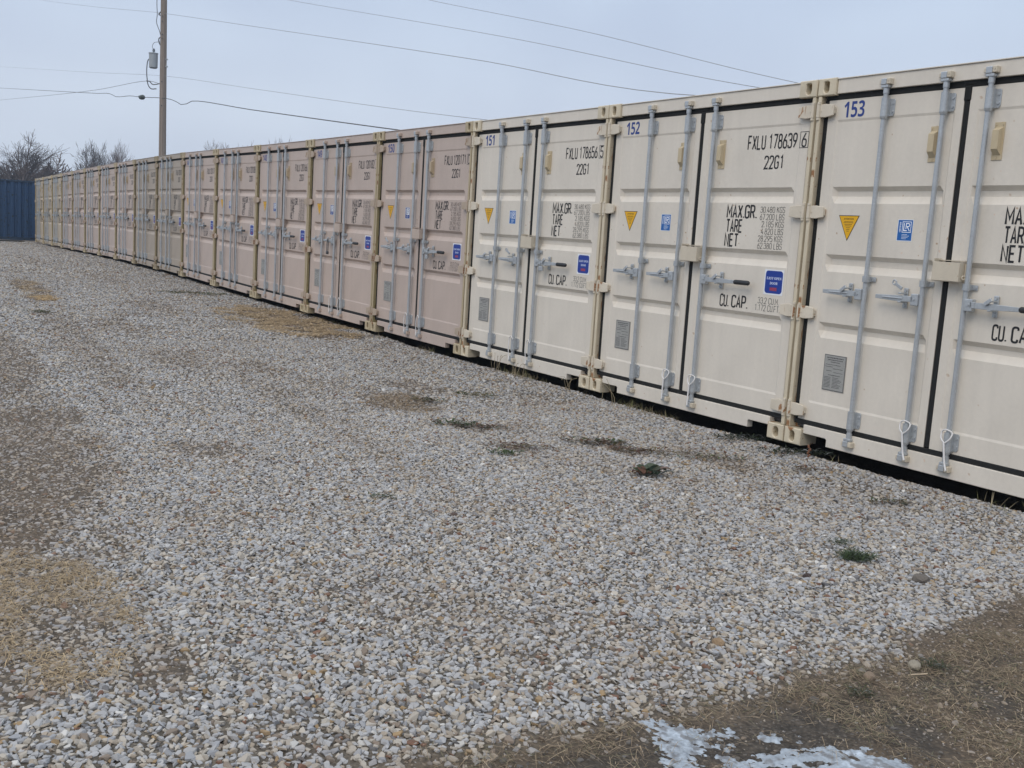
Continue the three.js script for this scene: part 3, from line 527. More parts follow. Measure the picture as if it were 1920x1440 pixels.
// ------------------------------------------------------------------ blue container across the end of the row
{
  const o = thing('shipping_container', 'blue corrugated shipping container standing crosswise beyond the far end of the row', 'shipping container');
  const bl = std({ color: col(0.024, 0.068, 0.165), map: rT, bumpMap: dT, bumpScale: 0.004, roughness: 0.5 }), bf = std({ color: col(0.024, 0.05, 0.1), map: rT, roughness: 0.55 });
  const L = 12.19;
  part('side_wall', corrugated(L - 0.36, 0.16, 2.5, 0.28, 0.045).translate(-0.02, 0, -0.18), bl, o);
  part('side_wall', corrugated(L - 0.36, 0.16, 2.5, 0.28, 0.045).rotateY(Math.PI).translate(-2.42, 0, -L + 0.18), bl, o);
  part('bottom_rail', merge([bx(-0.06, -0.004, 0.03, 0.16, -L + 0.18, -0.18), bx(-2.434, -2.38, 0.03, 0.16, -L + 0.18, -0.18)]), bf, o);
  part('top_rail', merge([bx(-0.06, -0.004, 2.5, 2.575, -L + 0.18, -0.18), bx(-2.434, -2.38, 2.5, 2.575, -L + 0.18, -0.18)]), bf, o);
  part('roof', merge([bx(-2.38, -0.06, 2.55, 2.57, -L + 0.1, -0.1, 0)]), bl, o); part('end_wall', merge([bx(-2.37, -0.07, 0.16, 2.5, -0.1, -0.06, 0), bx(-2.37, -0.07, 0.16, 2.5, -L + 0.06, -L + 0.1, 0)]), bl, o);
  part('floor', merge([bx(-2.38, -0.06, 0.12, 0.155, -L + 0.1, -0.1, 0)]), M.steel, o);
  for (const x of [-0.165, -2.438]) for (const z of [-0.178, -L]) { part('corner_post', merge([bx(x + 0.003, x + 0.162, 0.118, 2.473, z + 0.003, z + 0.175)]), bf, o); part('corner_casting', merge([bx(x, x + 0.165, 0, 0.118, z, z + 0.178)]), bf, o); part('corner_casting', merge([bx(x, x + 0.165, 2.473, 2.591, z, z + 0.178)]), bf, o); }
  o.position.set(-44.0, 0.30, 6.4); o.rotation.y = 0.02;
}

// ------------------------------------------------------------------ gravel, grit, dry grass
const inView = (x, z) => { // ground the camera can see, with room to step aside
  if (x > 3.9 || x < -44 || z < -0.62 || z > 7) return false;
  const zl = x > -5.3 ? lerp(4.75, 5.5, (x + 5.3) / 8) : lerp(1.0, 4.75, (x + 44) / 38.7);
  return z < zl + 1.0;
};
function stoneGeo(seed, flat) {                          // crushed limestone: an irregular slab with broken edges
  const r = rng(seed), p = [], n = 4 + Math.floor(r() * 2), w = 0.26 + 0.2 * r();
  for (const top of [-1, 1]) for (let i = 0; i < n; i++) { const a = (i + 0.7 * (r() - 0.5)) / n * 6.283, k = (0.78 + 0.3 * r()) * (top > 0 ? 0.72 + 0.22 * r() : 0.95); p.push(new THREE.Vector3(Math.cos(a) * 0.52 * k, top * flat * (0.3 + 0.25 * r()), Math.sin(a) * w * k * 1.15)); }
  p.push(new THREE.Vector3(0.5 - 0.1 * r(), 0, 0.1 * r()), new THREE.Vector3(-0.5, flat * 0.1, -0.1 * r()));
  const g = new ConvexGeometry(p); g.computeVertexNormals(); return g;
}
const stoneMat = std({ color: 0xffffff, roughness: 0.85 });
{
  const NV = 12, variants = Array.from({ length: NV }, (_, i) => stoneGeo(100 + i * 7, 0.26 + 0.36 * ((i * 37) % 10) / 10));
  const r = rng(77), lists = variants.map(() => []);
  const q = new THREE.Quaternion(), e = new THREE.Euler(), m = new THREE.Matrix4(), p = new THREE.Vector3(), s = new THREE.Vector3();
  const tone = (soil, x = 0, z = 0) => {
    const k = r(), v = 0.87 + 0.26 * r(); let c;
    if (k < 0.38) c = [0.355, 0.352, 0.35]; else if (k < 0.50) c = [0.285, 0.29, 0.302]; else if (k < 0.71) c = [0.385, 0.348, 0.295]; else if (k < 0.82) c = [0.315, 0.268, 0.212]; else if (k < 0.88) c = [0.21, 0.168, 0.132]; else if (k < 0.903) c = [0.28, 0.195, 0.105]; else if (k < 0.918) c = [0.16, 0.085, 0.055]; else if (k < 0.95) c = [0.50, 0.485, 0.455]; else c = [0.135, 0.13, 0.13];
    const d = clamp(soil * 0.75 + (r() - 0.75) * 0.3), mud = x > 3.0 && z > 2.8 && r() < 0.8;
    return c.map((k, i) => lerp(k, (mud ? [0.085, 0.074, 0.064] : [0.215, 0.163, 0.117])[i], mud ? 0.9 : d) * v);
  };
  const place = (x, z, size, sink, soil) => {
    const dist = Math.hypot(x - 5.3, z - 5.6);
    e.set((r() - 0.5) * 0.9, r() * 6.283, (r() - 0.5) * 0.9); if (r() < 0.22) e.x += (r() - 0.5) * 2.4;
    q.setFromEuler(e); s.set(size * 1.06, size * (0.55 + 0.45 * r()), size * (0.85 + 0.4 * r())); p.set(x, groundY(x, z) + size * (0.10 - sink), z);
    m.compose(p, q, s); const c = tone(soil, x, z); lists[Math.floor(r() * NV)].push([m.clone(), c]);
  };
  const cell = (x0, x1, z0, z1, step, fn) => { for (let x = x0; x < x1; x += step) for (let z = z0; z < z1; z += step) fn(x + (r() - 0.5) * step, z + (r() - 0.5) * step); };
  // two layers of crushed stone, wider spaced and larger further off
  for (const [x0, x1, step, size] of [[-2.2, 3.6, 0.0186, 0.0268], [-7, -2.2, 0.0245, 0.030], [-18, -7, 0.036, 0.040], [-44, -18, 0.055, 0.056]]) cell(x0, x1, -0.6, 6.5, step, (x, z) => {
    if (!inView(x, z)) return; const so = soilAt(x, z); if (r() < (so < 0.4 ? so * 0.45 : so * (x > 2.6 ? 1.0 : 0.8)) - 0.02 + (z < -0.25 ? 0.35 : 0)) return;
    const big = r(); place(x, z, size * (0.66 + 0.72 * big * big + (r() < 0.03 ? 0.45 : 0)), so * 0.12, so);
  });
  cell(-3, 3.8, -0.3, 6.5, 0.023, (x, z) => { // small chippings between them, and crumbs in the bare soil
    if (!inView(x, z)) return; const so = soilAt(x, z); if (r() < (so > 0.5 ? 0.35 : 0.7)) return; place(x, z, so > 0.5 ? 0.006 + 0.013 * r() * r() : 0.011 + 0.013 * r(), 0.05, so * 0.9);
  });
  const gravel = new THREE.Group(); gravel.name = 'gravel'; gravel.userData.kind = 'stuff'; tag(gravel, 'loose grey and tan crushed stone covering the yard', 'gravel'); scene.add(gravel);
  let total = 0; const cc = new THREE.Color();
  variants.forEach((g, i) => {
    const L = lists[i], im = new THREE.InstancedMesh(g, stoneMat, L.length); im.name = 'crushed_stone'; im.userData.kind = 'stuff'; im.castShadow = im.receiveShadow = true; total += L.length;
    L.forEach(([mm, c], k) => { im.setMatrixAt(k, mm); im.setColorAt(k, cc.setRGB(...c)); }); gravel.add(im);
  });
  console.log('stones', total);
}
// dry grass: thin bent blades lying matted
function bladeGeo(bend) {
  const P = [], w = 0.5; const row = [[0, w, 0], [0.4, w * 0.8, bend * 0.35], [0.75, w * 0.5, bend * 0.8], [1, 0.02, bend * 1.3]];
  for (let i = 0; i < 3; i++) { const [a, wa, ba] = row[i], [b, wb, bb] = row[i + 1]; P.push(-wa, a, ba, wa, a, ba, wb, b, bb, -wa, a, ba, wb, b, bb, -wb, b, bb); }
  const g = new THREE.BufferGeometry(); g.setAttribute('position', new THREE.Float32BufferAttribute(P, 3)); g.computeVertexNormals(); return g;
}
const strawMat = std({ color: 0xffffff, roughness: 0.9, side: THREE.DoubleSide });
const straw = bladeGeo(0.35);
function grassPatch(seed, n, spot, len, wid, flat, colours, label, name = 'dry_grass', tuft = 0) {
  const r = rng(seed), im = new THREE.InstancedMesh(straw, strawMat, n), e = new THREE.Euler(), q = new THREE.Quaternion(), m = new THREE.Matrix4(), cc = new THREE.Color();
  let k = 0, cx = 0, cz = 0, left = 0, guard = 0;
  while (k < n && guard++ < n * 60) {
    if (left-- <= 0) { const pt = spot(r); if (!pt) continue; [cx, cz] = pt; left = tuft ? Math.floor(tuft * (0.4 + r())) : 0; }
    const x = cx + (tuft ? (r() - 0.5) * 0.07 : 0), z = cz + (tuft ? (r() - 0.5) * 0.07 : 0);
    const lean = 1.5 - (1 - flat) * r() * 1.6, l = len * (0.4 + 0.9 * r());
    e.set(lean, r() * 6.283, 0, 'YXZ'); q.setFromEuler(e);
    m.compose(new THREE.Vector3(x, groundY(x, z) + 0.004 + 0.018 * r(), z), q, new THREE.Vector3(wid * (0.6 + 0.8 * r()), l, l));
    im.setMatrixAt(k, m); const c = colours[Math.floor(r() * colours.length)], v = 0.75 + 0.5 * r(); im.setColorAt(k, cc.setRGB(c[0] * v, c[1] * v, c[2] * v)); k++;
  }
  im.count = k; im.name = numbered(name); im.userData.kind = 'stuff'; im.castShadow = im.receiveShadow = true; tag(im, label, 'dry grass'); scene.add(im); return im;
}
const strawC = [[0.41, 0.305, 0.18], [0.34, 0.25, 0.15], [0.45, 0.35, 0.215], [0.27, 0.20, 0.125]];
const blob = (cx, cz, rx, rz, seed, thr = 0.0) => (r) => { const a = r() * 6.283, d = Math.sqrt(r()), x = cx + Math.cos(a) * d * rx, z = cz + Math.sin(a) * d * rz; return fbm(x * 1.9, z * 3.1, seed) > thr - 0.2 * (1 - d) ? [x, z] : null; };
grassPatch(301, 15000, blob(-9.3, 0.55, 2.4, 0.75, 2.2, 0.02), 0.11, 0.008, 0.72, strawC.map((c) => c.map((v) => Math.min(0.7, v * 1.2))), 'long patch of matted straw coloured dry grass below the containers numbered 148 and 149', 'dry_grass', 14);
grassPatch(302, 5200, blob(1.35, 5.1, 0.75, 0.32, 5.2, 0.02), 0.06, 0.0019, 0.85, strawC, 'straw coloured dry grass patch on the gravel at the lower left edge', 'dry_grass', 10);
grassPatch(303, 1500, blob(-14.4, 3.3, 2.4, 0.25, 7.2), 0.11, 0.008, 0.8, strawC, 'thin strip of dry grass far off at the left edge of the gravel', 'dry_grass', 12);
grassPatch(304, 1200, blob(-12.45, 3.3, 0.5, 0.25, 7.9), 0.10, 0.008, 0.85, [[0.46, 0.31, 0.15], [0.40, 0.28, 0.14]], 'small orange tinted dry grass patch on the far left gravel', 'dry_grass', 12);
grassPatch(305, 17000, (r) => { const x = 2.86 + 0.85 * r(), z = 0.8 + 3.7 * r(); if (x < 2.98 + 0.14 * fbm(z * 3, 1, 4) && r() < 0.75) return null; const ice = x > 3.08 && z > 3.0 && r() < 0.85; return !ice && fbm(x * 3.2, z * 3.2, 9.4) > -0.16 ? [x, z] : null; }, 0.06, 0.0014, 0.88, [[0.30, 0.225, 0.145], [0.22, 0.165, 0.105], [0.40, 0.31, 0.205], [0.17, 0.125, 0.08], [0.13, 0.10, 0.068], [0.16, 0.15, 0.08]], 'trampled dry grass on the dark soil at the lower right corner', 'dry_grass', 8);
grassPatch(306, 1500, blob(-2.55, 1.75, 0.5, 0.32, 5.9), 0.05, 0.003, 0.85, [[0.30, 0.22, 0.13], [0.24, 0.17, 0.10]], 'brown dry grass patch on the gravel in the middle distance', 'dry_grass', 7);
grassPatch(307, 1100, (r) => { const x = -11 + 13 * r(), z = -0.02 - 0.3 * r() + 0.1 * r(); return fbm(x * 1.1, z * 2, 6.6) > 0.06 ? [x, z] : null; }, 0.085, 0.003, 0.2, [[0.32, 0.27, 0.17], [0.20, 0.20, 0.09], [0.25, 0.2, 0.12]], 'sparse dry grass growing along the foot of the container row', 'dry_grass', 6);

// ------------------------------------------------------------------ weeds, stalks, rocks
function weed(seed, x, z, size, leaves, wide, colours, up, leaf) {
  const r = rng(seed), by = new Map();
  for (let i = 0; i < leaves; i++) {
    const a = r() * 6.283, l = leaf * (0.45 + 0.75 * r()), w = l * wide * (0.7 + 0.6 * r()), b = up * (0.2 + r()), g = new THREE.PlaneGeometry(1, 1, 2, 4), p = g.attributes.position;
    for (let k = 0; k < p.count; k++) { const t = p.getY(k) + 0.5, s = p.getX(k), ww = Math.sin(Math.PI * clamp(t * 0.86 + 0.1)) * w; p.setXYZ(k, s * ww, Math.sin(t * Math.PI * 0.75) * b * l * 0.8 + Math.abs(s) * w * 0.35 + (r() - 0.5) * 0.004, t * l); }
    g.rotateY(a); const q = r() * 6.283, d = Math.pow(r(), 0.7) * size, u = Math.cos(q) * d, v = Math.sin(q) * d * 0.42;
    g.translate(0.52 * u + 0.85 * v, 0.010 + 0.016 * r(), -0.85 * u + 0.52 * v);
    const c = colours[Math.floor(r() * colours.length)], key = c.join(); if (!by.has(key)) by.set(key, [c, []]); by.get(key)[1].push(g);
  }
  return [...by.values()].map(([c, l]) => [c, merge(l)]);
}
const leafMats = new Map();
const leafMat = (c) => { const k = c.join(); if (!leafMats.has(k)) leafMats.set(k, new THREE.MeshPhysicalMaterial({ color: col(...c), roughness: 0.85, side: THREE.DoubleSide, transmission: 0.35, thickness: 0 })); return leafMats.get(k); };
function plant(seed, x, z, size, leaves, wide, colours, up, label, category = 'weed', name = 'weed', leaf = 0.045) {
  const o = thing(name, label, category); o.position.set(x, groundY(x, z), z);
  for (const [c, g] of weed(seed, x, z, size, leaves, wide, colours, up, leaf)) part('leaves', g, leafMat(c), o).userData.kind = 'stuff';
}
const gr = [0.11, 0.16, 0.07], gr2 = [0.15, 0.21, 0.09], brn = [0.24, 0.15, 0.10], red = [0.29, 0.15, 0.10], olv = [0.25, 0.21, 0.10];
plant(401, -1.55, 1.8, 0.220, 89, 0.3, [gr, gr2, brn], 0.5, 'dark green weed with brown leaves, farthest of the green weeds amid the gravel', 'weed', 'weed', 0.055);
plant(402, -1.36, 1.62, 0.203, 67, 0.25, [brn, red, gr], 0.3, 'reddish brown withered weed just right of the farthest green weed', 'weed', 'weed', 0.050);
plant(403, -0.5, 2.0, 0.126, 67, 0.3, [gr, gr2], 0.6, 'small bright green weed below the brown withered weed on the gravel', 'weed', 'weed', 0.039);
plant(404, -0.66, 1.8, 0.270, 101, 0.25, [brn, red, olv], 0.3, 'flat brown withered weed just above the small bright green weed', 'weed', 'weed', 0.050);
plant(405, -0.62, 1.17, 0.288, 135, 0.3, [brn, olv, brn, gr], 0.35, 'wide brown and olive withered weed, left end of the long dark clump', 'weed', 'weed', 0.055);
plant(406, -0.28, 1.02, 0.254, 112, 0.3, [brn, red, olv], 0.3, 'reddish brown withered weed, right end of the long dark clump', 'weed', 'weed', 0.050);
plant(407, 0.32, 1.44, 0.081, 24, 0.55, [[0.10, 0.15, 0.10], [0.14, 0.18, 0.11], red, [0.09, 0.11, 0.06]], 0.5, 'broad leaved dark green weed with red edges nearest the middle of the gravel', 'weed', 'weed', 0.099);
plant(408, 2.07, 1.55, 0.081, 374, 0.09, [[0.13, 0.20, 0.085], [0.17, 0.24, 0.12], [0.11, 0.165, 0.07]], 1.0, 'bright green grass tuft on the gravel at the right', 'grass tuft', 'grass_tuft', 0.044);
plant(409, 1.86, 1.42, 0.076, 79, 0.09, [[0.075, 0.13, 0.05], [0.10, 0.14, 0.06]], 0.7, 'smaller pale green grass tuft left of the bright green tuft', 'grass tuft', 'grass_tuft', 0.035);
plant(410, 0.0, 0.68, 0.330, 112, 0.2, [olv, [0.15, 0.13, 0.05], brn, gr2], 0.3, 'olive and yellowish low weed patch near the foot of container 152', 'weed', 'weed', 0.044);
plant(411, -2.55, 1.55, 0.186, 67, 0.25, [gr, olv, brn], 0.4, 'dark weed at the edge of the brown dry grass in the middle distance', 'weed', 'weed', 0.055);
plant(412, -2.72, 0.99, 0.220, 67, 0.25, [gr, olv, olv], 0.4, 'dark green weed near the foot of the container numbered 151', 'weed', 'weed', 0.061);
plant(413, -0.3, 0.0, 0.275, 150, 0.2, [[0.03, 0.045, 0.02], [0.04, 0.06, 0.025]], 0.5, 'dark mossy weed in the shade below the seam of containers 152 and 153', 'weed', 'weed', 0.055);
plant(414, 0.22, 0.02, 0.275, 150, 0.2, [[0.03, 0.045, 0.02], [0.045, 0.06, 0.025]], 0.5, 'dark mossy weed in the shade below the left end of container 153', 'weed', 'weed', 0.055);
plant(415, -13.8, 0.65, 0.760, 135, 0.2, [gr, olv], 0.4, 'low green weed strip on the far gravel left of the long dry grass', 'weed', 'weed', 0.099);
plant(416, 1.35, 0.42, 0.135, 56, 0.25, [olv, brn, gr], 0.4, 'small brown weed on the gravel below the doors of container 153', 'weed', 'weed', 0.044);
plant(417, 0.6, 0.28, 0.169, 67, 0.25, [brn, red, olv], 0.3, 'reddish withered weed on the gravel below the left door of container 153', 'weed', 'weed', 0.039);
plant(418, 3.08, 2.3, 0.061, 63, 0.1, [[0.12, 0.15, 0.075], [0.15, 0.16, 0.09]], 0.7, 'green grass tuft at the edge of the dark soil beside a pale rock', 'grass tuft', 'grass_tuft', 0.038);
plant(419, 3.14, 2.78, 0.051, 51, 0.1, [[0.12, 0.15, 0.075], [0.17, 0.165, 0.09]], 0.7, 'small green grass tuft in the trampled dry grass of the lower right corner', 'grass tuft', 'grass_tuft', 0.038);
plant(420, -10.05, 3.7, 0.236, 67, 0.2, [gr, olv], 0.4, 'dark green weed on the gravel near the left edge', 'weed', 'weed', 0.066);
plant(421, 0.28, 3.25, 0.085, 33, 0.25, [gr, gr2], 0.5, 'tiny green weed alone on the gravel in the middle', 'weed', 'weed', 0.033);
for (const [i, x, z, h, n, label] of [[1, -4.06, 0.02, 0.20, 5, 'bare dry stalks standing under the middle lock rods of container 151'], [2, -3.55, 0.04, 0.16, 5, 'curved dry stalks standing in the gap below the right door of container 151'], [3, -1.98, 0.04, 0.22, 3, 'three upright dry stalks in front of the left door of container 152'], [4, 0.42, 0.12, 0.13, 1, 'single reddish brown stalk standing on the gravel before container 153'], [5, -2.62, 0.03, 0.15, 4, 'leaning dry stalks below the seam of containers 151 and 152']]) {
  const r = rng(500 + i), sm = std({ color: n === 1 ? col(0.20, 0.09, 0.05) : col(0.34, 0.28, 0.18), roughness: 0.9 }), o = thing('dry_stalks', label, 'dry stalks');
  for (let k = 0; k < n; k++) { const L = [], a = (r() - 0.5) * 0.1, b = (r() - 0.5) * 0.12, dx = (r() - 0.5) * 0.22 * (n > 1 ? 1 : 0); L.push(tube([[dx, -0.02, (r() - 0.5) * 0.06], [dx + a * 0.3, h * 0.4, b * 0.3], [dx + a, h * (0.7 + 0.3 * r()), b], [dx + a * 2, h * (0.8 + 0.3 * r()), b * 1.8]], 0.0024, 8, 4)); if (n === 1) for (let j = 0; j < 8; j++) L.push(new THREE.IcosahedronGeometry(0.009, 0).translate(a * 0.8 + (r() - 0.5) * 0.02, h * (0.4 + 0.08 * j), b * 0.8)); part('stem', merge(L), sm, o); }
  o.position.set(x, groundY(x, z), z);
}
function rock(seed, x, z, s, sy, c, label, name = 'rock') {
  const g0 = new THREE.IcosahedronGeometry(0.5, 2), p = g0.attributes.position, v = new THREE.Vector3();
  for (let i = 0; i < p.count; i++) { v.fromBufferAttribute(p, i); const k = 1 + 0.32 * fbm(v.x * 2.2 + seed, v.y * 2.2, v.z * 2.2 + seed) + 0.1 * noise.noise(v.x * 9, v.y * 9, v.z * 9 + seed); p.setXYZ(i, v.x * k, v.y * k * sy, v.z * k * 0.8); }
  const m = top(name, toCreasedNormals(g0, 0.5), std({ color: col(...c), roughness: 0.9, bumpMap: per(gritBump, 1, 1), bumpScale: 0.004 }), label, 'rock'); m.scale.setScalar(s); m.position.set(x, groundY(x, z) + s * sy * 0.3, z); m.rotation.y = seed;
}
rock(1.3, 2.4, 1.5, 0.085, 0.6, [0.16, 0.14, 0.12], 'brownish grey rock on the gravel at the right, above the soil edge');
rock(2.3, 3.03, 2.36, 0.058, 0.6, [0.36, 0.32, 0.25], 'pale tan rock at the gravel edge beside a green grass tuft');
rock(3.3, 2.62, 2.95, 0.05, 0.75, [0.36, 0.25, 0.15], 'orange brown rounded stone on the gravel left of the soil edge');
rock(4.3, 2.17, 2.0, 0.042, 0.7, [0.07, 0.05, 0.045], 'small dark rock on the gravel left of the brownish grey rock');
rock(5.3, 3.04, 2.62, 0.05, 0.65, [0.32, 0.24, 0.17], 'tan stone at the gravel edge left of the pale tan rock');
rock(6.3, 0.72, 3.05, 0.045, 0.6, [0.12, 0.085, 0.07], 'small dark brown rock on the gravel in the middle of the picture');
rock(7.3, -43.2, 1.55, 0.42, 0.5, [0.33, 0.31, 0.28], 'pale rubble lump on the ground before the blue container');
{ // bleached stick lying on the soil
  const m = top('stick', merge([tube([[0, 0, 0], [0.05, 0.006, 0.008], [0.1, 0.002, 0.004], [0.15, 0.008, 0.014]], 0.006, 14, 6)]), std({ color: col(0.45, 0.36, 0.25), roughness: 0.9 }), 'short bleached stick lying on the dark soil below the pale tan rock', 'stick');
  m.position.set(3.08, groundY(3.08, 2.3) + 0.012, 2.46); m.rotation.y = 1.3; m.scale.setScalar(0.5);
}
// ice left on the mud: thin sheets with ragged rims
{
  const iceMap = dataTex(256, (u, v) => { const a = tnoise(u, v, 6, 81), b = tnoise(u, v, 30, 83, 3), k = 0.80 + 0.30 * a + 0.22 * b, d = smooth(0.0, 0.22, tnoise(u, v, 9, 86)); return [lerp(k * 0.97, 0.50, d * 0.7), lerp(k, 0.48, d * 0.7), lerp(k * 1.03, 0.47, d * 0.7)]; }, true);
  const iceMat = std({ color: col(0.56, 0.59, 0.62), map: per(iceMap, 0.35, 0.35), roughness: 0.45, bumpMap: per(iceMap, 0.2, 0.2), bumpScale: 0.004 });
  const caps = [[2.98, 3.58, 3.13, 3.50, 0.04], [3.06, 3.55, 3.24, 3.66, 0.055], [3.12, 3.54, 3.20, 3.62, 0.045], [3.29, 3.62, 3.33, 3.42, 0.035], [3.33, 3.42, 3.36, 3.24, 0.05], [3.36, 3.24, 3.40, 3.10, 0.04], [3.50, 3.55, 3.52, 3.15, 0.13], [3.13, 3.355, 3.16, 3.36, 0.022], [3.19, 3.455, 3.20, 3.45, 0.016], [3.28, 3.39, 3.29, 3.38, 0.014], [3.20, 3.30, 3.23, 3.28, 0.012], [3.25, 3.20, 3.26, 3.21, 0.010], [3.07, 3.45, 3.10, 3.43, 0.010], [3.24, 3.50, 3.26, 3.47, 0.012]];
  const field = (x, z) => {
    let b = -1; for (const [x0, z0, x1, z1, rr] of caps) { const dx = x1 - x0, dz = z1 - z0, t = clamp(((x - x0) * dx + (z - z0) * dz) / (dx * dx + dz * dz)); b = Math.max(b, rr - Math.hypot(x - x0 - t * dx, z - z0 - t * dz)); }
    return b - 0.006 + 0.085 * fbm(x * 13, z * 13, 6.1) + 0.075 * fbm(x * 46, z * 46, 2.7, 4);
  };
  const P = [], I = [], nx = 150, nz = 165, X0 = 2.88, Z0 = 2.95, st = 0.0052;
  for (let j = 0; j <= nz; j++) for (let i = 0; i <= nx; i++) { const x = X0 + i * st, z = Z0 + j * st, f = field(x, z); P.push(x, groundY(x, z) + clamp(f * 0.22, -0.012, 0.007) + 0.0015 * noise.noise(x * 60, z * 60, 3), z); }
  const W = nx + 1, live = (a) => { const x = P[a * 3], z = P[a * 3 + 2]; return field(x, z) > -0.02; };
  for (let j = 0; j < nz; j++) for (let i = 0; i < nx; i++) { const a = j * W + i; if (live(a) || live(a + 1) || live(a + W) || live(a + W + 1)) I.push(a, a + W, a + 1, a + 1, a + W, a + W + 1); }
  const g = new THREE.BufferGeometry(); g.setAttribute('position', new THREE.Float32BufferAttribute(P, 3)); g.setIndex(I); g.computeVertexNormals();
  const uv = new Float32Array(P.length / 3 * 2); for (let i = 0; i < uv.length / 2; i++) { uv[i * 2] = P[i * 3]; uv[i * 2 + 1] = P[i * 3 + 2]; } g.setAttribute('uv', new THREE.BufferAttribute(uv, 2));
  const m = part('ice', g, iceMat, scene); m.userData.kind = 'structure'; m.userData.label = 'thin broken white ice left on the mud at the bottom edge';
}

// ------------------------------------------------------------------ utility pole and power lines
const PX = -51.3, PZ = -7.25;
{
  const o = thing('utility_pole', 'tall weathered wooden utility pole behind the far containers', 'utility pole');
  const wood = dataTex(256, (u, v) => { const a = tnoise(u, v * 0.05 % 1, 30, 71, 4), b = tnoise(u, v, 8, 73); const k = 0.86 + 0.35 * a + 0.2 * b; return [k, k * 0.97, k * 0.94]; }, true);
  const wm = std({ color: col(0.34, 0.30, 0.27), map: wood, roughness: 0.95 }), grey = std({ color: col(0.42, 0.46, 0.49), roughness: 0.55, map: gT });
  const g = new THREE.CylinderGeometry(0.145, 0.205, 15.5, 18, 6); part('pole', g.translate(0, 7.35, 0), wm, o);
  const px = 0.0332; // metres that one pixel of the photograph spans at the pole
  const S = new THREE.Vector3(0.55, 0.0, -0.835); // sideways as the viewer sees it
  const at = (sx, y, d = 0) => [S.x * sx + 0.835 * d, y, S.z * sx + 0.55 * d];
  const box = new THREE.Group();
  const tk = part('transformer_tank', merge([new THREE.CylinderGeometry(0.27, 0.26, 0.80, 18).translate(0, 0, 0), new THREE.CylinderGeometry(0.29, 0.29, 0.05, 18).translate(0, 0.40, 0), new THREE.CylinderGeometry(0.24, 0.20, 0.05, 18).translate(0, -0.42, 0)]), grey, o); tk.position.set(...at(-0.5, 9.55, 0.05)); tk.scale.set(0.82, 0.88, 0.82);
  part('bushing', merge([cyl(0.08, 0.42, 0.50, 0, 0.05), cyl(0.08, 0.50, 0.54, 0, 0.085), cyl(0.08, 0.55, 0.59, 0, 0.085), cyl(0.08, 0.60, 0.66, 0, 0.07)]), std({ color: col(0.20, 0.23, 0.26), roughness: 0.4 }), tk);
  part('mounting_bracket', merge([bx(-0.3, 0, 0.14, 0.2, -0.04, 0.04), bx(-0.3, 0, -0.22, -0.16, -0.04, 0.04)]).rotateY(Math.atan2(S.z, -S.x)), grey, o).position.set(...at(-0.05, 9.47, 0.05));
  part('fuse_cutout', merge([tube([at(-0.14, 10.75), at(-0.24, 10.66), at(-0.22, 10.45), at(-0.15, 10.33)], 0.03, 12, 6), tube([at(-0.15, 12.0), at(-0.26, 11.86), at(-0.14, 11.82)], 0.03, 10, 6)]), M.steel, o);
  part('jumper_wire', merge([tube([at(-0.36, 13.4), at(-0.36, 12.3), at(-0.34, 11.85), at(-0.37, 11.45), at(-0.22, 11.05), at(-0.15, 10.8)], 0.018, 30, 5), tube([at(-0.15, 10.5), at(-0.48, 10.45), at(-0.58, 10.25), at(-0.5, 10.08)], 0.012, 20, 5)]), M.steel, o);
  part('service_cable', merge([tube([at(-0.70, 9.66), at(-0.80, 9.55), at(-0.86, 9.1), at(-0.84, 8.65), at(-0.77, 8.3), at(-0.62, 8.14), at(-0.35, 8.15)], 0.026, 40, 6), tube([at(-0.88, 8.52), at(-0.7, 8.5), at(-0.55, 8.36), at(-0.15, 8.42)], 0.025, 24, 6)]), M.steel, o);
  for (const [y] of [[11.75], [11.5], [10.85], [10.65], [8.5], [7.3]]) part('pole_bolt', new THREE.CylinderGeometry(0.028, 0.028, 0.06, 8).rotateZ(Math.PI / 2).rotateY(-0.55).translate(...at(0.0, y, 0.185)), M.steel, o);
  const PB = groundY(PX, PZ); o.position.set(PX, PB, PZ);
}
const lineMat = (v) => std({ color: col(v, v * 1.04, v * 1.1), roughness: 0.7 });
function cable(pts, r, v, label, sag = 0) {
  const c = new THREE.CatmullRomCurve3(pts.map((p) => new THREE.Vector3(...p)), false, 'centripetal');
  top('power_line', new THREE.TubeGeometry(c, 120, r, 5), lineMat(v), label, 'power line');
}
cable([[-120, 24.4, PZ], [-98.56, 20.44, PZ], [-70.93, 15.47, PZ], [-52.62, 12.28, PZ], [-49.83, 11.77, PZ], [-36.04, 9.2, PZ], [-17.89, 5.8, PZ], [-9.91, 4.24, PZ], [2, 2.1 + 1.2, PZ]], 0.008, 0.28, 'uppermost power line crossing the pole and running down to the right behind the containers');
cable([[-60, 15.75, -12], [-46.09, 12.63, -12], [-24.31, 7.88, -12], [-13.11, 5.28, -12], [-4, 3.6, -12]], 0.008, 0.3, 'thin power line, middle one of the three above the containers at the right');
cable([[-52, 15.6, -16], [-38.54, 12.05, -16], [-25.91, 8.9, -16], [-15.87, 6.18, -16], [-6, 3.9, -16]], 0.009, 0.3, 'thin power line, uppermost of the three above the containers at the right');
cable([[-133.58, 18.63, PZ], [-70.89, 11.21, PZ], [-49.91, 8.75, PZ], [-35.87, 6.81, PZ], [-18.58, 4.47, PZ], [-6, 3.0, PZ]], 0.007, 0.28, 'faint thin power line passing the pole below the transformer');
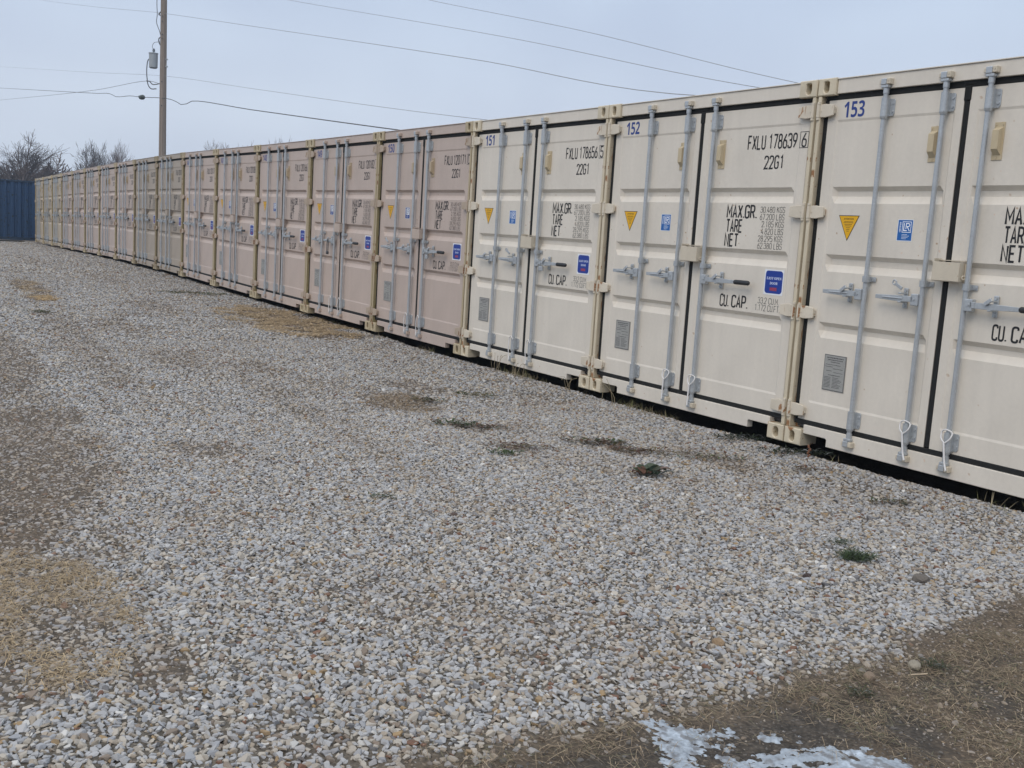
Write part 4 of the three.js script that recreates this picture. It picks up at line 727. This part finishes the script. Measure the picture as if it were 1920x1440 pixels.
cable([[-133.83, 16.22, PZ], [-70.88, 9.85, PZ], [-65.5, 9.32, PZ], [-63.8, 9.0, PZ], [-61.8, 8.82, PZ], [-59.61, 8.67, PZ], [-56.5, 8.32, PZ], [-51.59, 7.84, PZ + 0.1], [-49.85, 7.64, PZ], [-48.6, 7.42, PZ], [-47.5, 7.17, PZ], [-46.7, 7.11, PZ], [-45.65, 7.17, PZ], [-35.81, 5.99, PZ], [-22.76, 4.43, PZ], [-12, 3.2, PZ]], 0.017, 0.08, 'thick dark cable sagging in a small loop on both sides of the pole');
cable([[-133.97, 14.83, PZ], [-70.88, 10.06, PZ], [-54.74, 9.02, PZ], [-51.6, 8.55, PZ + 0.1]], 0.013, 0.16, 'power line slanting up from the left edge to the transformer on the pole');
{
  const m = top('cable_splice', merge([new THREE.CapsuleGeometry(0.12, 0.22, 4, 10).rotateZ(Math.PI / 2), new THREE.SphereGeometry(0.13, 10, 8).translate(0.16, 0.01, 0), new THREE.CapsuleGeometry(0.06, 0.2, 3, 8).rotateZ(Math.PI / 2).translate(-0.3, 0.03, 0)]), std({ color: col(0.05, 0.065, 0.06), roughness: 0.7 }), 'dark splice case on the thick cable just left of the pole', 'splice case');
  m.position.set(-56.4, 8.30, PZ); m.scale.set(1.5, 1.05, 1.05); m.rotation.set(0, 0, -0.1);
}

// ------------------------------------------------------------------ bare trees beyond the yard
function bareTree(seed, { h, spread, depth, trunk, kids = 3, up = 0.25, first = 0.28, tip = 0.011 }) {
  const r = rng(seed), P = { trunk: [], crown: [] };
  const seg = (list, a, b, ra, rb, n) => {
    const d = b.clone().sub(a), l = d.length(); d.normalize(); const u = Math.abs(d.y) > 0.9 ? new THREE.Vector3(1, 0, 0) : new THREE.Vector3(0, 1, 0), s = u.clone().cross(d).normalize(), t = d.clone().cross(s);
    for (let i = 0; i < n; i++) { const A = i / n * 6.283, B = (i + 1) / n * 6.283, v = (ang, base, rad) => base.clone().addScaledVector(s, Math.cos(ang) * rad).addScaledVector(t, Math.sin(ang) * rad); const p = [v(A, a, ra), v(B, a, ra), v(B, b, rb), v(A, b, rb)]; for (const k of [0, 1, 2, 0, 2, 3]) list.push(p[k].x, p[k].y, p[k].z); }
  };
  const grow = (a, dir, len, rad, d) => {
    const n = d > depth - 2 ? 6 : d > depth - 4 ? 4 : 3, list = d === depth ? P.trunk : P.crown, bend = new THREE.Vector3(r() - 0.5, (r() - 0.4) * 0.6, r() - 0.5).multiplyScalar(0.3), mid = a.clone().addScaledVector(dir, len * 0.5), d2 = dir.clone().add(bend).normalize(), end = mid.clone().addScaledVector(d2, len * 0.5), rm = Math.max(tip, rad * 0.85), re = Math.max(tip * 0.8, rad * 0.68);
    seg(list, a, mid, rad, rm, n); seg(list, mid, end, rm, re, n);
    if (d <= 0) return;
    const c = kids + (r() < 0.45 ? 1 : 0);
    for (let i = 0; i < c; i++) {
      const t = i === 0 ? 1 : 0.35 + 0.6 * r(), base = t > 0.5 ? mid.clone().lerp(end, (t - 0.5) * 2) : a.clone().lerp(mid, t * 2), ang = i === 0 ? 0.25 * r() : spread * (0.6 + 0.7 * r()), az = r() * 6.283 ;
      const u = new THREE.Vector3(0.3, 1, 0.2).cross(d2).normalize(), w = d2.clone().cross(u), nd = d2.clone().multiplyScalar(Math.cos(ang)).addScaledVector(u, Math.sin(ang) * Math.cos(az)).addScaledVector(w, Math.sin(ang) * Math.sin(az)); nd.y += up * (d / depth) * 0.8 - 0.02; nd.normalize();
      grow(base, nd, len * (i === 0 ? 0.8 : 0.72) * (0.8 + 0.35 * r()), re * (i === 0 ? 0.92 : 0.72), d - 1);
    }
  };
  grow(new THREE.Vector3(0, -0.2, 0), new THREE.Vector3((r() - 0.5) * 0.1, 1, (r() - 0.5) * 0.1).normalize(), h * first, trunk, depth);
  let ymax = 0; for (let i = 1; i < P.crown.length; i += 3) ymax = Math.max(ymax, P.crown[i]);
  const k = h / ymax, mk = (l) => { const g = new THREE.BufferGeometry(); g.setAttribute('position', new THREE.Float32BufferAttribute(l.map((v) => v * k), 3)); g.computeVertexNormals(); return g; };
  return { trunk: mk(P.trunk), crown: mk(P.crown) };
}
const bark = std({ color: col(0.10, 0.08, 0.07), roughness: 0.95 }), twig = std({ color: col(0.105, 0.085, 0.08), roughness: 0.95 }), twigRed = std({ color: col(0.14, 0.105, 0.095), roughness: 0.95 });
function tree(geo, x, z, s, sx, turn, label, crownMat = twig, name = 'bare_tree', category = 'tree') {
  const o = thing(name, label, category, category === 'tree' ? 'bare trees beyond the containers' : 'bare shrubs beyond the containers'); part('trunk', geo.trunk, bark, o); part('crown', geo.crown, crownMat, o);
  o.position.set(x, groundY(x, z) - 0.05, z); o.scale.set(s * sx, s, s * sx); o.rotation.y = turn;
}
const broad = bareTree(901, { h: 9, spread: 0.74, depth: 6, trunk: 0.2, kids: 4, up: 0.10, first: 0.2, tip: 0.009 });
const slim = bareTree(902, { h: 9, spread: 0.52, depth: 6, trunk: 0.12, kids: 3, up: 0.36, first: 0.24 });
const slim2 = bareTree(907, { h: 9, spread: 0.58, depth: 6, trunk: 0.12, kids: 3, up: 0.3, first: 0.22 });
const bush = bareTree(903, { h: 4.5, spread: 0.75, depth: 5, trunk: 0.07, kids: 4, up: 0.3, first: 0.14, tip: 0.012 });
tree(broad, -104, -6.2, 1.08, 1.22, 0.4, 'large bare tree with a rounded crown above the blue container');
tree(slim, -123, -15.0, 1.15, 0.9, 1.0, 'slender bare tree, left one of the three midway between the large tree and the pole');
tree(slim2, -122.7, -17.2, 1.16, 0.8, 2.4, 'slender bare tree, middle one of the three left of the utility pole');
tree(slim2, -117.5, -17.7, 1.15, 0.6, 4.1, 'slender reddish bare tree, nearest left of the utility pole', twigRed);
tree(slim, -110.3, -26.4, 1.2, 0.8, 3.0, 'bare treetop above the container numbered 147', twigRed);
tree(slim2, -109.9, -28.4, 1.21, 0.8, 5.2, 'thin bare treetop above the seam of containers 147 and 148', twigRed);
tree(slim, -99, -29.2, 1.2, 0.6, 0.7, 'lone tiny treetop showing above the container numbered 148');
tree(slim2, -121, -3.4, 0.85, 1.2, 1.4, 'bare tree at the left edge, partly behind the large rounded tree');
tree(broad, -128, -11.3, 0.95, 1.0, 2.0, 'low wide bare tree just right of the large rounded tree');
[[-112, -10.2, 1.3, 0.3], [-110, -12.2, 1.25, 1.8], [-114, -14.2, 1.3, 2.6], [-112, -16.4, 1.25, 3.9], [-111, -18.4, 1.25, 4.8], [-113, -20.4, 1.3, 0.9], [-108, -8.2, 1.15, 5.5], [-110, -6.0, 1.25, 2.2], [-112, -3.6, 1.25, 1.2], [-114, -1.4, 1.3, 3.2]].forEach(([x, z, s, t], i) => tree(bush, x, z, s * 1.36, 1.0, t, ['bare shrub right under the crown of the large tree', 'bare shrub right of the large tree, above the far end of the row', 'bare shrub below the left slender tree', 'bare shrub below the middle slender tree', 'bare shrub below the reddish slender tree', 'bare shrub low between the reddish tree and the pole', 'bare shrub before the trunk of the large tree', 'bare shrub behind the trunk of the large tree', 'bare shrub left of the large tree trunk', 'bare shrub at the very left edge above the blue container'][i], i % 3 ? twig : twigRed, 'bare_shrub', 'shrub'));

scene.fog = new THREE.FogExp2(0xb4c2d2, 0.0009);
renderer.render(scene, camera);
